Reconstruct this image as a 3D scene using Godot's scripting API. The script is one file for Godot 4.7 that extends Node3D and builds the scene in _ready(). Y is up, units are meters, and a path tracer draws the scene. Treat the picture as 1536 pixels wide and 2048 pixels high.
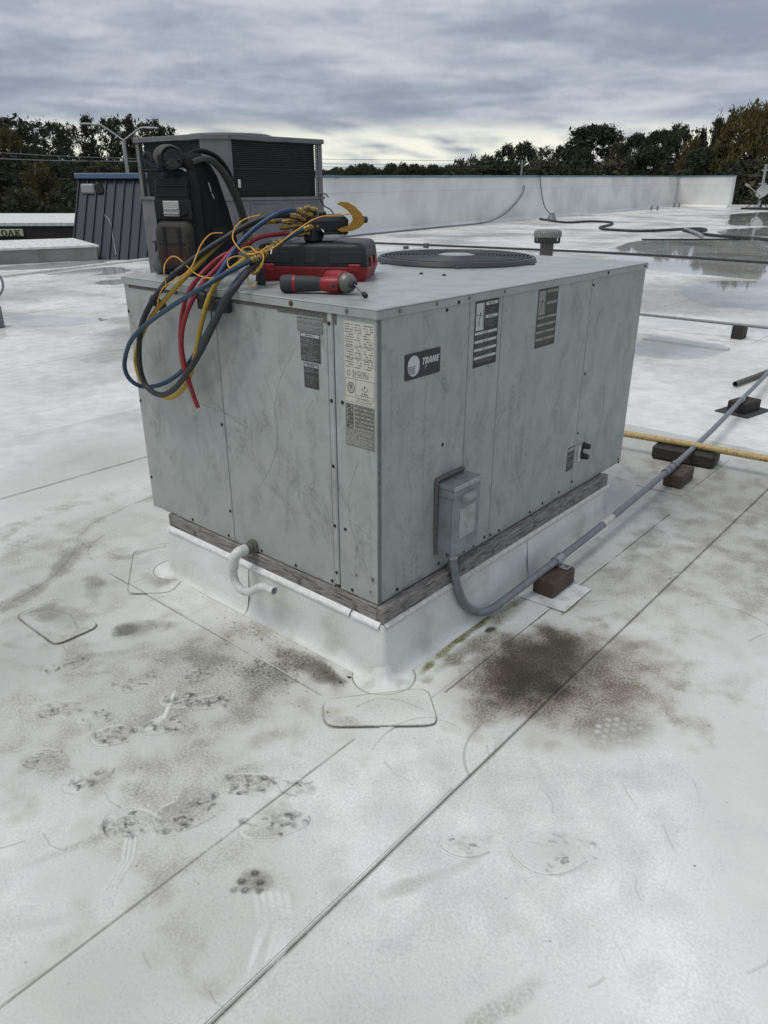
extends Node3D
# Rooftop with a packaged air conditioner, tools on top of it, a white membrane roof and trees under an overcast sky.
# World: y up, metres; y = 0 is the roof. The unit's near corner stands at x = 0, z = 0; its long face runs along +x, its short face along -z.

const TOP := 1.166        # top of the unit's cap
const LEN := 1.769        # along +x
const WID := 1.2375       # along -z
const BOT := 0.2604       # underside of the cabinet
const CAM := Vector3(-1.5165, 1.4655, 1.3280)

var M := {}
var rng := RandomNumberGenerator.new()
var used := {}

# ------------------------------------------------------------------ small helpers
func V(x, y, z) -> Vector3:
	return Vector3(x, y, z)

func V2(x, y) -> Vector2:
	return Vector2(x, y)

func lin(r: float, g: float, b: float) -> Color:
	return Color(r, g, b).linear_to_srgb()

class MB:
	var v := PackedVector3Array()
	var n := PackedVector3Array()
	var uv := PackedVector2Array()
	var uv2 := PackedVector2Array()
	var c := PackedColorArray()
	var ix := PackedInt32Array()
	var tint := Color(1, 1, 1)
	func add(p: Vector3, nn: Vector3, t := Vector2.ZERO, t2 := Vector2.ZERO) -> int:
		v.append(p); n.append(nn); uv.append(t); uv2.append(t2); c.append(tint)
		return v.size() - 1
	func tri(a: int, b: int, d: int) -> void:
		var x := (v[b] - v[a]).cross(v[d] - v[a])
		if x.dot(n[a] + n[b] + n[d]) > 0.0:
			ix.append_array([a, d, b])
		else:
			ix.append_array([a, b, d])
	func face(pts: Array, nn: Vector3, uvs: Array = []) -> void:
		var s := v.size()
		for i in pts.size():
			add(pts[i], nn, uvs[i] if uvs.size() > i else Vector2.ZERO)
		for i in range(1, pts.size() - 1):
			tri(s, s + i, s + i + 1)
	func auto(pts: Array, inside: Vector3) -> void:
		var nn: Vector3 = (pts[1] - pts[0]).cross(pts[2] - pts[0])
		if nn.length() < 1e-12:
			return
		nn = nn.normalized()
		var mid := Vector3.ZERO
		for p in pts:
			mid += p
		if nn.dot(mid / pts.size() - inside) < 0.0:
			nn = -nn
		face(pts, nn)
	# box with chamfered edges
	func box(xf: Transform3D, size: Vector3, bev := 0.0) -> void:
		var h := size * 0.5
		bev = minf(bev, minf(h.x, minf(h.y, h.z)) * 0.95)
		var o := xf.origin
		for ax in 3:
			for sg in [-1.0, 1.0]:
				var u := (ax + 1) % 3
				var w := (ax + 2) % 3
				var pts := []
				for k in [[-1, -1], [1, -1], [1, 1], [-1, 1]]:
					var p := Vector3.ZERO
					p[ax] = sg * h[ax]
					p[u] = k[0] * (h[u] - bev)
					p[w] = k[1] * (h[w] - bev)
					pts.append(xf * p)
				auto(pts, o)
		if bev <= 0.0:
			return
		for ax in 3:
			var u := (ax + 1) % 3
			var w := (ax + 2) % 3
			for su in [-1.0, 1.0]:
				for sw in [-1.0, 1.0]:
					var pts := []
					for k in [[-1.0, 0], [1.0, 0], [1.0, 1], [-1.0, 1]]:
						var p := Vector3.ZERO
						p[ax] = k[0] * (h[ax] - bev)
						p[u] = su * (h[u] - (bev if k[1] == 0 else 0.0))
						p[w] = sw * (h[w] - (0.0 if k[1] == 0 else bev))
						pts.append(xf * p)
					auto(pts, o)
		for sx in [-1.0, 1.0]:
			for sy in [-1.0, 1.0]:
				for sz in [-1.0, 1.0]:
					var s := Vector3(sx, sy, sz)
					var pts := []
					for ax in 3:
						var p := s * (h - Vector3.ONE * bev)
						p[ax] = s[ax] * h[ax]
						pts.append(xf * p)
					auto(pts, o)
	func span(lo: Vector3, hi: Vector3, bev := 0.0) -> void:
		box(Transform3D(Basis(), (lo + hi) * 0.5), (hi - lo).abs(), bev)
	# tube along points
	func tube(pts: Array, rad, seg := 10, caps := true, squash := 1.0) -> void:
		var cnt := pts.size()
		var up := Vector3.UP
		var side := Vector3.ZERO
		var first := v.size()
		for i in cnt:
			var t: Vector3 = (pts[mini(i + 1, cnt - 1)] - pts[maxi(i - 1, 0)]).normalized()
			if i == 0:
				side = t.cross(up if absf(t.y) < 0.9 else Vector3.RIGHT).normalized()
			else:
				side = (side - t * side.dot(t)).normalized()
			var other := t.cross(side)
			var r: float = rad[i] if rad is Array else rad
			for k in seg + 1:
				var a := TAU * k / seg
				var d := side * cos(a) + other * sin(a) * squash
				add(pts[i] + d * r, d.normalized(), Vector2(float(k) / seg, float(i)))
		for i in cnt - 1:
			for k in seg:
				var a := first + i * (seg + 1) + k
				tri(a, a + 1, a + seg + 2)
				tri(a, a + seg + 2, a + seg + 1)
		if caps:
			for e in [0, cnt - 1]:
				var nn: Vector3 = (pts[0] - pts[1]).normalized() if e == 0 else (pts[cnt - 1] - pts[cnt - 2]).normalized()
				var ring := []
				for k in seg:
					ring.append(v[first + e * (seg + 1) + k])
				face(ring, nn)
	# lathe about the y axis of xf; profile of Vector2(r, y)
	func lathe(xf: Transform3D, prof: Array, seg := 20, smooth := true) -> void:
		for j in prof.size() - 1:
			var p: Vector2 = prof[j]
			var q: Vector2 = prof[j + 1]
			var d := q - p
			if d.length() < 1e-7:
				continue
			var np := Vector2(d.y, -d.x).normalized()
			var s := v.size()
			for k in seg + 1:
				var a := TAU * k / seg
				var e := Vector3(cos(a), 0, sin(a))
				var nn := (xf.basis * (e * np.x + Vector3(0, np.y, 0))).normalized()
				add(xf * (e * p.x + Vector3(0, p.y, 0)), nn)
				add(xf * (e * q.x + Vector3(0, q.y, 0)), nn)
			for k in seg:
				var a := s + k * 2
				if p.x > 1e-6:
					tri(a, a + 2, a + 3)
				if q.x > 1e-6:
					tri(a, a + 3, a + 1)
	# flat outline (in the xf's xz plane) extruded by h along its y, with a chamfer
	func slab(xf: Transform3D, outline: Array, h: float, bev := 0.0) -> void:
		var poly := PackedVector2Array(outline)
		if Geometry2D.is_polygon_clockwise(poly):
			poly.reverse()
		var inner := poly
		if bev > 0.0:
			var off := Geometry2D.offset_polygon(poly, -bev)
			if off.size() == 1 and off[0].size() == poly.size():
				inner = off[0]
				# keep the same starting corner
				var best := 0
				for k in inner.size():
					if inner[k].distance_to(poly[0]) < inner[best].distance_to(poly[0]):
						best = k
				var turned := PackedVector2Array()
				for k in inner.size():
					turned.append(inner[(k + best) % inner.size()])
				inner = turned
			else:
				bev = 0.0
		var up := xf.basis.y.normalized()
		var s := v.size()
		for p in inner:
			add(xf * Vector3(p.x, h, p.y), up, p)
		var t := Geometry2D.triangulate_polygon(inner)
		for k in range(0, t.size(), 3):
			tri(s + t[k], s + t[k + 1], s + t[k + 2])
		var mid := Vector2.ZERO
		for p in poly:
			mid += p / poly.size()
		for k in poly.size():
			var a := poly[k]
			var b := poly[(k + 1) % poly.size()]
			var e := (b - a).normalized()
			var o := Vector2(e.y, -e.x)
			var nn := (xf.basis * Vector3(o.x, 0, o.y)).normalized()
			face([xf * Vector3(a.x, 0, a.y), xf * Vector3(b.x, 0, b.y), xf * Vector3(b.x, h - bev, b.y), xf * Vector3(a.x, h - bev, a.y)], nn)
			if bev > 0.0:
				var ai := inner[k]
				var bi := inner[(k + 1) % poly.size()]
				face([xf * Vector3(a.x, h - bev, a.y), xf * Vector3(b.x, h - bev, b.y), xf * Vector3(bi.x, h, bi.y), xf * Vector3(ai.x, h, ai.y)], (nn + up).normalized())
	# rings of the same number of points, joined; smooth normals
	func loft(rings: Array, closed := true, cap0 := true, cap1 := true) -> void:
		var m: int = rings[0].size()
		var first := v.size()
		var mids := []
		for r in rings:
			var q := Vector3.ZERO
			for p in r:
				q += p / m
			mids.append(q)
		for i in rings.size():
			for k in m:
				var pk: Vector3 = rings[i][(k + 1) % m] - rings[i][(k - 1 + m) % m]
				if not closed and k == 0:
					pk = rings[i][1] - rings[i][0]
				if not closed and k == m - 1:
					pk = rings[i][k] - rings[i][k - 1]
				var pi: Vector3 = rings[mini(i + 1, rings.size() - 1)][k] - rings[maxi(i - 1, 0)][k]
				var nn := pk.cross(pi).normalized()
				if closed and nn.dot(rings[i][k] - mids[i]) < 0.0:
					nn = -nn
				add(rings[i][k], nn, Vector2(float(k) / m, float(i)))
		for i in rings.size() - 1:
			for k in (m if closed else m - 1):
				var a := first + i * m + k
				var b := first + i * m + (k + 1) % m
				tri(a, b, b + m)
				tri(a, b + m, a + m)
		for e in [[0, cap0], [rings.size() - 1, cap1]]:
			if e[1] and closed:
				var other: Vector3 = mids[1] if e[0] == 0 else mids[rings.size() - 2]
				var nn: Vector3 = (mids[e[0]] - other).normalized()
				var s := v.size()
				add(mids[e[0]], nn)
				for p in rings[e[0]]:
					add(p, nn)
				for k in m:
					tri(s, s + 1 + k, s + 1 + (k + 1) % m)
	func mesh() -> ArrayMesh:
		var a := []
		a.resize(Mesh.ARRAY_MAX)
		a[Mesh.ARRAY_VERTEX] = v
		a[Mesh.ARRAY_NORMAL] = n
		a[Mesh.ARRAY_TEX_UV] = uv
		a[Mesh.ARRAY_TEX_UV2] = uv2
		a[Mesh.ARRAY_COLOR] = c
		a[Mesh.ARRAY_INDEX] = ix
		var m := ArrayMesh.new()
		m.add_surface_from_arrays(Mesh.PRIMITIVE_TRIANGLES, a)
		return m

func smooth_path(p: Array, sub := 5) -> Array:
	var out := []
	for i in p.size() - 1:
		var a: Vector3 = p[maxi(i - 1, 0)]
		var b: Vector3 = p[i]
		var c: Vector3 = p[i + 1]
		var d: Vector3 = p[mini(i + 2, p.size() - 1)]
		for k in sub:
			out.append(b.cubic_interpolate(c, a, d, float(k) / sub))
	out.append(p[p.size() - 1])
	return out

func round_rect(w: float, h: float, r: float, seg := 4) -> Array:
	var out := []
	for q in 4:
		var cx := (w / 2 - r) * (1.0 if q in [0, 3] else -1.0)
		var cy := (h / 2 - r) * (1.0 if q in [0, 1] else -1.0)
		for k in seg + 1:
			var a := PI / 2 * q + PI / 2 * k / seg
			out.append(Vector2(cx + cos(a) * r, cy + sin(a) * r))
	return out

func numbered(called: String) -> String:
	used[called] = used.get(called, -1) + 1
	return called if used[called] == 0 else "%s_%03d" % [called, used[called]]

func gx(node: Node) -> Transform3D:
	var t := Transform3D()
	while node != self and node is Node3D:
		t = (node as Node3D).transform * t
		node = node.get_parent()
	return t

func thing(called: String, label: String, category: String, at := Vector3.ZERO, group := "", kind := "") -> Node3D:
	var o := Node3D.new()
	o.name = numbered(called)
	add_child(o)
	o.position = at
	tag(o, label, category, group, kind)
	return o

func tag(o: Node, label: String, category: String, group := "", kind := "") -> void:
	o.set_meta("label", label)
	o.set_meta("category", category)
	if group:
		o.set_meta("group", group)
	if kind:
		o.set_meta("kind", kind)

# a mesh given in world coordinates (or placed by xf in the world) as a part of parent
func obj(called: String, m, mat: Material, parent: Node = self, xf := Transform3D()) -> MeshInstance3D:
	var o := MeshInstance3D.new()
	o.name = numbered(called) if parent == self else called
	o.mesh = m.mesh() if m is MB else m
	o.material_override = mat
	parent.add_child(o, true)
	o.transform = gx(parent).affine_inverse() * xf
	return o

func basis_to(dir: Vector3, up := Vector3.UP) -> Basis:  # local y runs along dir
	var y := dir.normalized()
	var x := up.cross(y)
	if x.length() < 1e-4:
		x = Vector3.RIGHT.cross(y)
	x = x.normalized()
	return Basis(x, y, x.cross(y))

# ------------------------------------------------------------------ materials
func noise(freq: float, seed_: int, oct := 4, warp := 0.0, kind := FastNoiseLite.TYPE_SIMPLEX_SMOOTH) -> FastNoiseLite:
	var f := FastNoiseLite.new()
	f.noise_type = kind
	f.frequency = freq
	f.seed = seed_
	f.fractal_type = FastNoiseLite.FRACTAL_FBM if oct > 1 else FastNoiseLite.FRACTAL_NONE
	f.fractal_octaves = oct
	if warp > 0.0:
		f.domain_warp_enabled = true
		f.domain_warp_amplitude = warp
		f.domain_warp_frequency = freq * 0.7
		f.domain_warp_fractal_octaves = 3
	return f

func ramp_tex(size: int, f: FastNoiseLite, stops: Array) -> NoiseTexture2D:
	var t := NoiseTexture2D.new()
	t.width = size
	t.height = size
	t.noise = f
	t.seamless = true
	var g := Gradient.new()
	g.offsets = PackedFloat32Array(stops.map(func(s): return s[0]))
	g.colors = PackedColorArray(stops.map(func(s): return s[1]))
	t.color_ramp = g
	return t

func mat(c: Color, rough := 0.6, metal := 0.0, tex: Texture2D = null, scale := Vector3.ONE, world := true) -> StandardMaterial3D:
	var m := StandardMaterial3D.new()
	m.albedo_color = c
	m.roughness = rough
	m.metallic = metal
	if tex:
		m.albedo_texture = tex
		m.uv1_triplanar = true
		m.uv1_world_triplanar = world
		m.uv1_scale = scale
	return m

func grey(v: float) -> Color:
	return Color(v, v, v)

func bumpy(m: StandardMaterial3D, tex: Texture2D, cm: float) -> StandardMaterial3D:
	m.heightmap_enabled = true
	m.heightmap_texture = tex
	m.heightmap_scale = cm
	return m

func materials() -> void:
	var grain := ramp_tex(512, noise(0.012, 3, 5), [[0.0, grey(0.62)], [0.4, grey(0.86)], [0.65, grey(0.97)], [1.0, grey(1.0)]])
	var soft := ramp_tex(512, noise(0.008, 4, 5, 20.0), [[0.0, grey(0.84)], [0.45, grey(0.93)], [0.6, grey(0.97)], [1.0, grey(1.0)]])
	var fine := ramp_tex(256, noise(0.09, 5, 3), [[0.0, grey(0.7)], [0.5, grey(0.93)], [1.0, grey(1.0)]])
	# painted sheet metal of the unit: chalky paint with wiped, darker patches
	var smudge := ramp_tex(1024, noise(0.0065, 11, 5, 80.0), [[0.0, Color(0.90, 0.91, 0.902)], [0.36, Color(0.945, 0.952, 0.946)], [0.43, Color(0.97, 0.975, 0.97)], [0.52, Color(0.98, 0.985, 0.98)], [0.57, Color(0.96, 0.965, 0.96)], [0.63, Color(0.985, 0.99, 0.985)], [1.0, Color(1, 1, 1)]])
	var rough_t := ramp_tex(512, noise(0.01, 23, 4, 30.0), [[0.0, grey(0.5)], [1.0, grey(1.0)]])
	var paint := mat(lin(0.355, 0.372, 0.360), 0.52, 0.0, smudge, V(1.3, 1.0, 1.3))
	paint.roughness_texture = rough_t
	bumpy(paint, ramp_tex(512, noise(0.006, 45, 2), [[0.0, grey(0.0)], [1.0, grey(1.0)]]), 0.16)
	M.paint = paint
	M.cap = paint
	M.inner = mat(lin(0.22, 0.23, 0.225), 0.7)
	M.screw_black = mat(lin(0.02, 0.018, 0.016), 0.5, 0.2)
	M.screw_grey = mat(lin(0.20, 0.19, 0.18), 0.5, 0.5)
	M.screw_rust = mat(lin(0.10, 0.06, 0.04), 0.8, 0.1)
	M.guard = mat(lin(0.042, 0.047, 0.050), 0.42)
	M.hub = mat(lin(0.36, 0.39, 0.38), 0.4, 0.3)
	M.galv = mat(lin(0.42, 0.44, 0.46), 0.42, 0.75, soft, V(6, 6, 6))
	M.conduit = mat(lin(0.235, 0.25, 0.262), 0.48, 0.35, soft, V(5, 5, 5))
	M.box = mat(lin(0.25, 0.27, 0.28), 0.5, 0.1, soft, V(3, 3, 3))
	M.alu = mat(lin(0.82, 0.82, 0.80), 0.4, 0.1, soft, V(5, 5, 5))
	M.caulk = mat(lin(0.62, 0.60, 0.56), 0.7, 0.0, soft, V(8, 8, 8))
	M.sealant = mat(lin(0.14, 0.135, 0.12), 0.85, 0.0, grain, V(9, 9, 9))
	var wood_t := ramp_tex(512, noise(0.018, 31, 5, 8.0), [[0.0, grey(0.28)], [0.35, grey(0.62)], [0.5, grey(0.9)], [0.6, grey(0.7)], [1.0, grey(1.0)]])
	M.grey_wood = bumpy(mat(lin(0.42, 0.395, 0.372), 0.85, 0.0, wood_t, V(0.9, 14, 14), false), wood_t, 0.35)
	M.dark_wood = bumpy(mat(lin(0.135, 0.092, 0.064), 0.62, 0.0, wood_t, V(1.4, 16, 16), false), wood_t, 0.3)
	M.black_wood = bumpy(mat(lin(0.042, 0.034, 0.029), 0.65, 0.0, wood_t, V(1.2, 12, 12), false), wood_t, 0.3)
	M.rubber = mat(lin(0.05, 0.052, 0.055), 0.75, 0.0, grain, V(5, 5, 5))
	M.pvc = mat(lin(0.66, 0.655, 0.63), 0.38, 0.0, soft, V(4, 4, 4))
	M.pvc_old = mat(lin(0.40, 0.40, 0.37), 0.6)
	var gas_t := ramp_tex(512, noise(0.035, 41, 4, 20.0), [[0.0, Color(0.35, 0.22, 0.12)], [0.22, Color(0.45, 0.3, 0.17)], [0.30, Color(0.95, 0.86, 0.64)], [1.0, Color(1.0, 0.93, 0.72)]])
	M.gas = mat(lin(0.50, 0.47, 0.39), 0.6, 0.0, gas_t, V(3, 3, 3))
	# membrane on upright surfaces (curb, walls, patches)
	var film := ramp_tex(512, noise(0.008, 51, 5, 30.0), [[0.0, Color(0.76, 0.755, 0.73)], [0.45, Color(0.93, 0.93, 0.915)], [1.0, Color(1, 1, 1)]])
	M.film = bumpy(mat(lin(0.76, 0.765, 0.755), 0.6, 0.0, film, V(0.9, 0.9, 0.9)), fine, 0.06)
	var splash := NoiseTexture2D.new()
	splash.width = 512
	splash.height = 512
	splash.seamless = true
	splash.noise = noise(0.11, 93, 4, 6.0)
	var sg := Gradient.new()
	sg.offsets = PackedFloat32Array([0.0, 0.66, 0.76, 1.0])
	sg.colors = PackedColorArray([Color(0.4, 0.39, 0.36, 0), Color(0.4, 0.39, 0.36, 0), Color(0.50, 0.49, 0.46, 0.28), Color(0.40, 0.39, 0.36, 0.5)])
	splash.color_ramp = sg
	M.film.detail_enabled = true
	M.film.detail_albedo = splash
	M.film.detail_uv_layer = BaseMaterial3D.DETAIL_UV_2
	M.film.uv2_triplanar = true
	M.film.uv2_world_triplanar = true
	M.film.uv2_scale = V(2.3, 2.3, 2.3)
	M.film_clean = mat(lin(0.78, 0.785, 0.775), 0.6, 0.0, film, V(2.2, 2.2, 2.2))
	M.wall = mat(lin(0.84, 0.835, 0.815), 0.65, 0.0, soft, V(0.07, 0.07, 0.07))
	M.vent = mat(lin(0.20, 0.20, 0.19), 0.55, 0.0, soft, V(2, 2, 2))
	M.wall_cap = mat(lin(0.10, 0.16, 0.21), 0.4)
	M.low_wall = mat(lin(0.30, 0.30, 0.29), 0.7, 0.0, film, V(0.35, 0.35, 0.35))
	M.blue_panel = mat(lin(0.017, 0.025, 0.042), 0.6, 0.0, soft, V(0.5, 0.5, 0.5))
	M.blue_trim = mat(lin(0.085, 0.135, 0.20), 0.5)
	M.brown = mat(lin(0.028, 0.022, 0.019), 0.7, 0.0, grain, V(0.3, 0.3, 0.3))
	M.sign_cream = mat(lin(0.50, 0.50, 0.32), 0.6)
	M.sign_ink = mat(lin(0.025, 0.03, 0.025), 0.7)
	M.taupe = mat(lin(0.155, 0.150, 0.158), 0.55, 0.0, soft, V(0.8, 0.8, 0.8))
	M.taupe_top = M.taupe
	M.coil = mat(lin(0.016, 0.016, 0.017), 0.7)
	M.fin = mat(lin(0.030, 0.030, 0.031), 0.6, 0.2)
	M.pole = mat(lin(0.34, 0.35, 0.34), 0.5, 0.2)
	M.wire = mat(lin(0.05, 0.05, 0.05), 0.7)
	M.dish = mat(lin(0.30, 0.30, 0.30), 0.6)
	M.asphalt = mat(lin(0.05, 0.05, 0.05), 0.9, 0.0, grain, V(0.05, 0.05, 0.05))
	# cloth, plastic, hoses
	M.cloth = mat(lin(0.006, 0.006, 0.007), 0.9, 0.0, fine, V(25, 25, 25))
	M.cloth2 = mat(lin(0.011, 0.011, 0.012), 0.85, 0.0, fine, V(25, 25, 25))
	M.olive = mat(lin(0.080, 0.079, 0.068), 0.75, 0.0, fine, V(20, 20, 20))
	M.brown_cloth = mat(lin(0.040, 0.036, 0.030), 0.75, 0.0, grain, V(14, 14, 14))
	M.faded_red = mat(lin(0.055, 0.018, 0.015), 0.8, 0.0, grain, V(25, 25, 25))
	M.latch = mat(lin(0.46, 0.46, 0.44), 0.33, 0.7)
	M.rag = mat(lin(0.13, 0.13, 0.14), 0.9, 0.0, grain, V(9, 9, 9))
	M.lens = mat(lin(0.006, 0.006, 0.007), 0.08)
	M.case_black = bumpy(mat(lin(0.012, 0.013, 0.016), 0.5), fine, 0.02)
	M.case_red = mat(lin(0.30, 0.012, 0.018), 0.5, 0.0, grain, V(10, 10, 10))
	M.grip = mat(lin(0.030, 0.031, 0.034), 0.65)
	M.tool_red = mat(lin(0.34, 0.016, 0.026), 0.42, 0.0, grain, V(20, 20, 20))
	M.nose = mat(lin(0.16, 0.155, 0.14), 0.42, 0.4)
	M.steel = mat(lin(0.28, 0.28, 0.28), 0.3, 0.9)
	M.black = mat(lin(0.020, 0.020, 0.022), 0.5, 0.0, grain, V(18, 18, 18))
	M.blue = mat(lin(0.022, 0.062, 0.145), 0.45, 0.0, grain, V(18, 18, 18))
	M.teal = mat(lin(0.018, 0.060, 0.100), 0.45, 0.0, grain, V(18, 18, 18))
	M.yellow = mat(lin(0.46, 0.30, 0.025), 0.45, 0.0, grain, V(18, 18, 18))
	M.red = mat(lin(0.30, 0.018, 0.034), 0.45, 0.0, grain, V(18, 18, 18))
	M.yellow_wire = mat(lin(0.62, 0.33, 0.04), 0.45)
	M.brass = mat(lin(0.40, 0.29, 0.11), 0.34, 0.8, grain, V(25, 25, 25))
	M.amber = mat(lin(0.42, 0.22, 0.02), 0.4, 0.0, grain, V(18, 18, 18))
	M.screen = mat(lin(0.40, 0.42, 0.42), 0.12)
	M.logo = mat(lin(0.018, 0.022, 0.028), 0.4)
	M.logo_white = mat(lin(0.52, 0.54, 0.53), 0.5)
	var water := StandardMaterial3D.new()
	water.albedo_color = Color(0.40, 0.42, 0.46, 0.12)
	water.transparency = BaseMaterial3D.TRANSPARENCY_ALPHA
	water.roughness = 0.03
	M.water = water
	var leaf := mat(Color(1, 1, 1), 0.75)
	leaf.vertex_color_use_as_albedo = true
	leaf.backlight_enabled = true
	leaf.backlight = Color(0.35, 0.4, 0.25)
	M.leaf = leaf
	M.bark = mat(lin(0.055, 0.045, 0.036), 0.9, 0.0, grain, V(0.8, 0.8, 0.8))

# ------------------------------------------------------------------ sky: layered stratocumulus, paler strip above the horizon
func make_sky() -> ImageTexture:
	var w := 3072
	var h := 1536
	var data := PackedFloat32Array()
	data.resize(w * h * 3)
	var big := noise(0.13, 7, 4, 3.0)
	var small := noise(1.25, 19, 4, 0.6)
	var fine := noise(3.4, 29, 4, 0.3)
	var gap := noise(1.1, 13, 3)
	var half := h / 2
	for y in range(0, half):
		var el := (0.5 - (y + 0.5) / h) * PI
		var step := 1 if el < 0.5 else 4
		if step == 4 and y % 4 != 0:
			var src := (y - y % 4) * w * 3
			for k in w * 3:
				data[y * w * 3 + k] = data[src + k]
			continue
		var sy := sin(el)
		var cy := cos(el)
		var t := 1.0 / (sy + 0.045)
		var band := smoothstep(0.012, 0.030, el) * (1.0 - smoothstep(0.046, 0.080, el))
		var low := 1.0 - smoothstep(0.0, 0.03, el)
		var fade := clampf(0.30 + el * 7.0, 0.0, 1.0)
		var lift := 1.0 + 0.30 * sy
		for x in range(0, w, step):
			var az := TAU * (x + 0.5) / w
			var px := sin(az) * cy * t
			var pz := -cos(az) * cy * t
			var b := big.get_noise_2d(px * 1.6, pz * 1.6)
			var s := small.get_noise_2d(px * 0.8, pz * 0.8)
			var f := fine.get_noise_2d(px, pz) * fade
			var v := clampf(0.37 + b * 0.74 + s * 0.32 * fade + f * 0.14, 0.0, 1.0)
			v = v * v * (3.0 - 2.0 * v)
			# cloud colour from slate to pale grey
			var r := lerpf(0.262, 0.560, v)
			var g := lerpf(0.305, 0.595, v)
			var bl := lerpf(0.378, 0.655, v)
			var ga := gap.get_noise_2d(cos(az) * 9.0, sin(az) * 9.0 + el * 34.0)
			var k := band * clampf(0.84 + 1.1 * ga + 0.5 * s, 0.0, 1.0)
			k = maxf(k, low * 0.45)
			r = lerpf(r, 0.86, k) * lift
			g = lerpf(g, 0.86, k) * lift
			bl = lerpf(bl, 0.755, k) * lift
			for q in step:
				var at := (y * w + x + q) * 3
				data[at] = r
				data[at + 1] = g
				data[at + 2] = bl
	for y in range(half, h):
		for x in range(0, w):
			var at := (y * w + x) * 3
			data[at] = 0.20
			data[at + 1] = 0.20
			data[at + 2] = 0.20
	return ImageTexture.create_from_image(Image.create_from_data(w, h, false, Image.FORMAT_RGBF, data.to_byte_array()))

func stage() -> void:
	var cam := Camera3D.new()
	cam.name = "camera"
	add_child(cam)
	cam.position = CAM
	cam.rotation_order = EULER_ORDER_YXZ
	cam.rotation_degrees = V(-23.623, -49.313, 0)
	cam.fov = 68.929
	cam.near = 0.05
	cam.far = 3000.0
	cam.current = true
	var env := Environment.new()
	env.background_mode = Environment.BG_SKY
	var sky := Sky.new()
	var sm := PanoramaSkyMaterial.new()
	sm.panorama = make_sky()
	sky.sky_material = sm
	env.sky = sky
	env.background_energy_multiplier = 1.0
	env.tonemap_mode = Environment.TONE_MAPPER_LINEAR
	env.tonemap_exposure = 1.06
	env.sdfgi_enabled = true
	env.ssao_enabled = true
	env.ssil_enabled = true
	var we := WorldEnvironment.new()
	we.name = "world_environment"
	we.environment = env
	add_child(we)
	var sun := DirectionalLight3D.new()
	sun.name = "sun"
	sun.light_energy = 0.5
	sun.light_angular_distance = 30.0
	sun.light_color = Color(1.0, 0.98, 0.95)
	sun.shadow_enabled = true
	add_child(sun)
	sun.look_at_from_position(Vector3(-4.0, 9.0, -1.5), Vector3.ZERO)

# ------------------------------------------------------------------ the roof membrane
const RX := -1.8
const RZ := -3.4
const RS := 5.0
const RN := 2048
var rt: PackedByteArray   # colour, RGB
var hb: PackedByteArray   # relief
var nc: PackedByteArray   # cloudy noise, 1024
var nf: PackedByteArray   # fine noise, 512
var nm: PackedByteArray   # middle noise, 1024

func bake_base() -> void:
	nc = noise(0.006, 61, 5, 40.0).get_seamless_image(1024, 1024).get_data()
	nm = noise(0.03, 62, 4, 12.0).get_seamless_image(1024, 1024).get_data()
	nf = noise(0.25, 63, 2).get_seamless_image(512, 512).get_data()
	rt.resize(RN * RN * 3)
	hb.resize(RN * RN)
	var at := 0
	var ah := 0
	for y in RN:
		var r1 := (y >> 1) * 1024
		var r2 := (y & 511) * 512
		for x in RN:
			var f := nf[r2 + (x & 511)]
			var m := nm[r1 + (x >> 1)]
			var c := nc[r1 + (x >> 1)]
			var v := mini(250, 221 + ((c - 128) * 13 + (m - 128) * 15 + (f - 128) * 16) / 128)
			if f > 196 and m < 120:
				v -= (f - 196) / 2
			rt[at] = v
			rt[at + 1] = v
			rt[at + 2] = v - 4
			at += 3
			hb[ah] = 119 + (f >> 5) + (m >> 5)
			ah += 1

# a patch of dirt: an ellipse with a ragged, grainy edge
func stain(x: float, z: float, rx: float, rz: float, ang: float, col: Array, k: float, ragged := 0.9, grain := 0.5, clean := false) -> void:
	var s := RN / RS
	var px := (x - RX) * s
	var pz := (z - RZ) * s
	var big := maxf(rx, rz) * s * 1.5
	var ca := cos(ang)
	var sa := sin(ang)
	for j in range(maxi(0, int(pz - big)), mini(RN - 1, int(pz + big))):
		for i in range(maxi(0, int(px - big)), mini(RN - 1, int(px + big))):
			var dx := (i - px) / s
			var dz := (j - pz) / s
			var u := (dx * ca + dz * sa) / rx
			var w := (-dx * sa + dz * ca) / rz
			var q := 1.0 - sqrt(u * u + w * w)
			if q < -0.5:
				continue
			var c := nc[(j >> 1) * 1024 + (i >> 1)] / 255.0 - 0.5
			var m := nm[(j >> 1) * 1024 + (i >> 1)] / 255.0 - 0.5
			var a := clampf(q * 1.6 + (c * 1.1 + m * 1.5) * ragged, 0.0, 1.0)
			if a <= 0.0:
				continue
			var f := nf[(j & 511) * 512 + (i & 511)] / 255.0
			a = k * a * (1.0 - grain + grain * clampf((f - 0.3) * 2.6 + m * 1.5, 0.0, 1.4))
			a = clampf(a, 0.0, 1.0)
			var at := (j * RN + i) * 3
			rt[at] = int(lerpf(rt[at], col[0], a))
			rt[at + 1] = int(lerpf(rt[at + 1], col[1], a))
			rt[at + 2] = int(lerpf(rt[at + 2], col[2], a))

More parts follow.
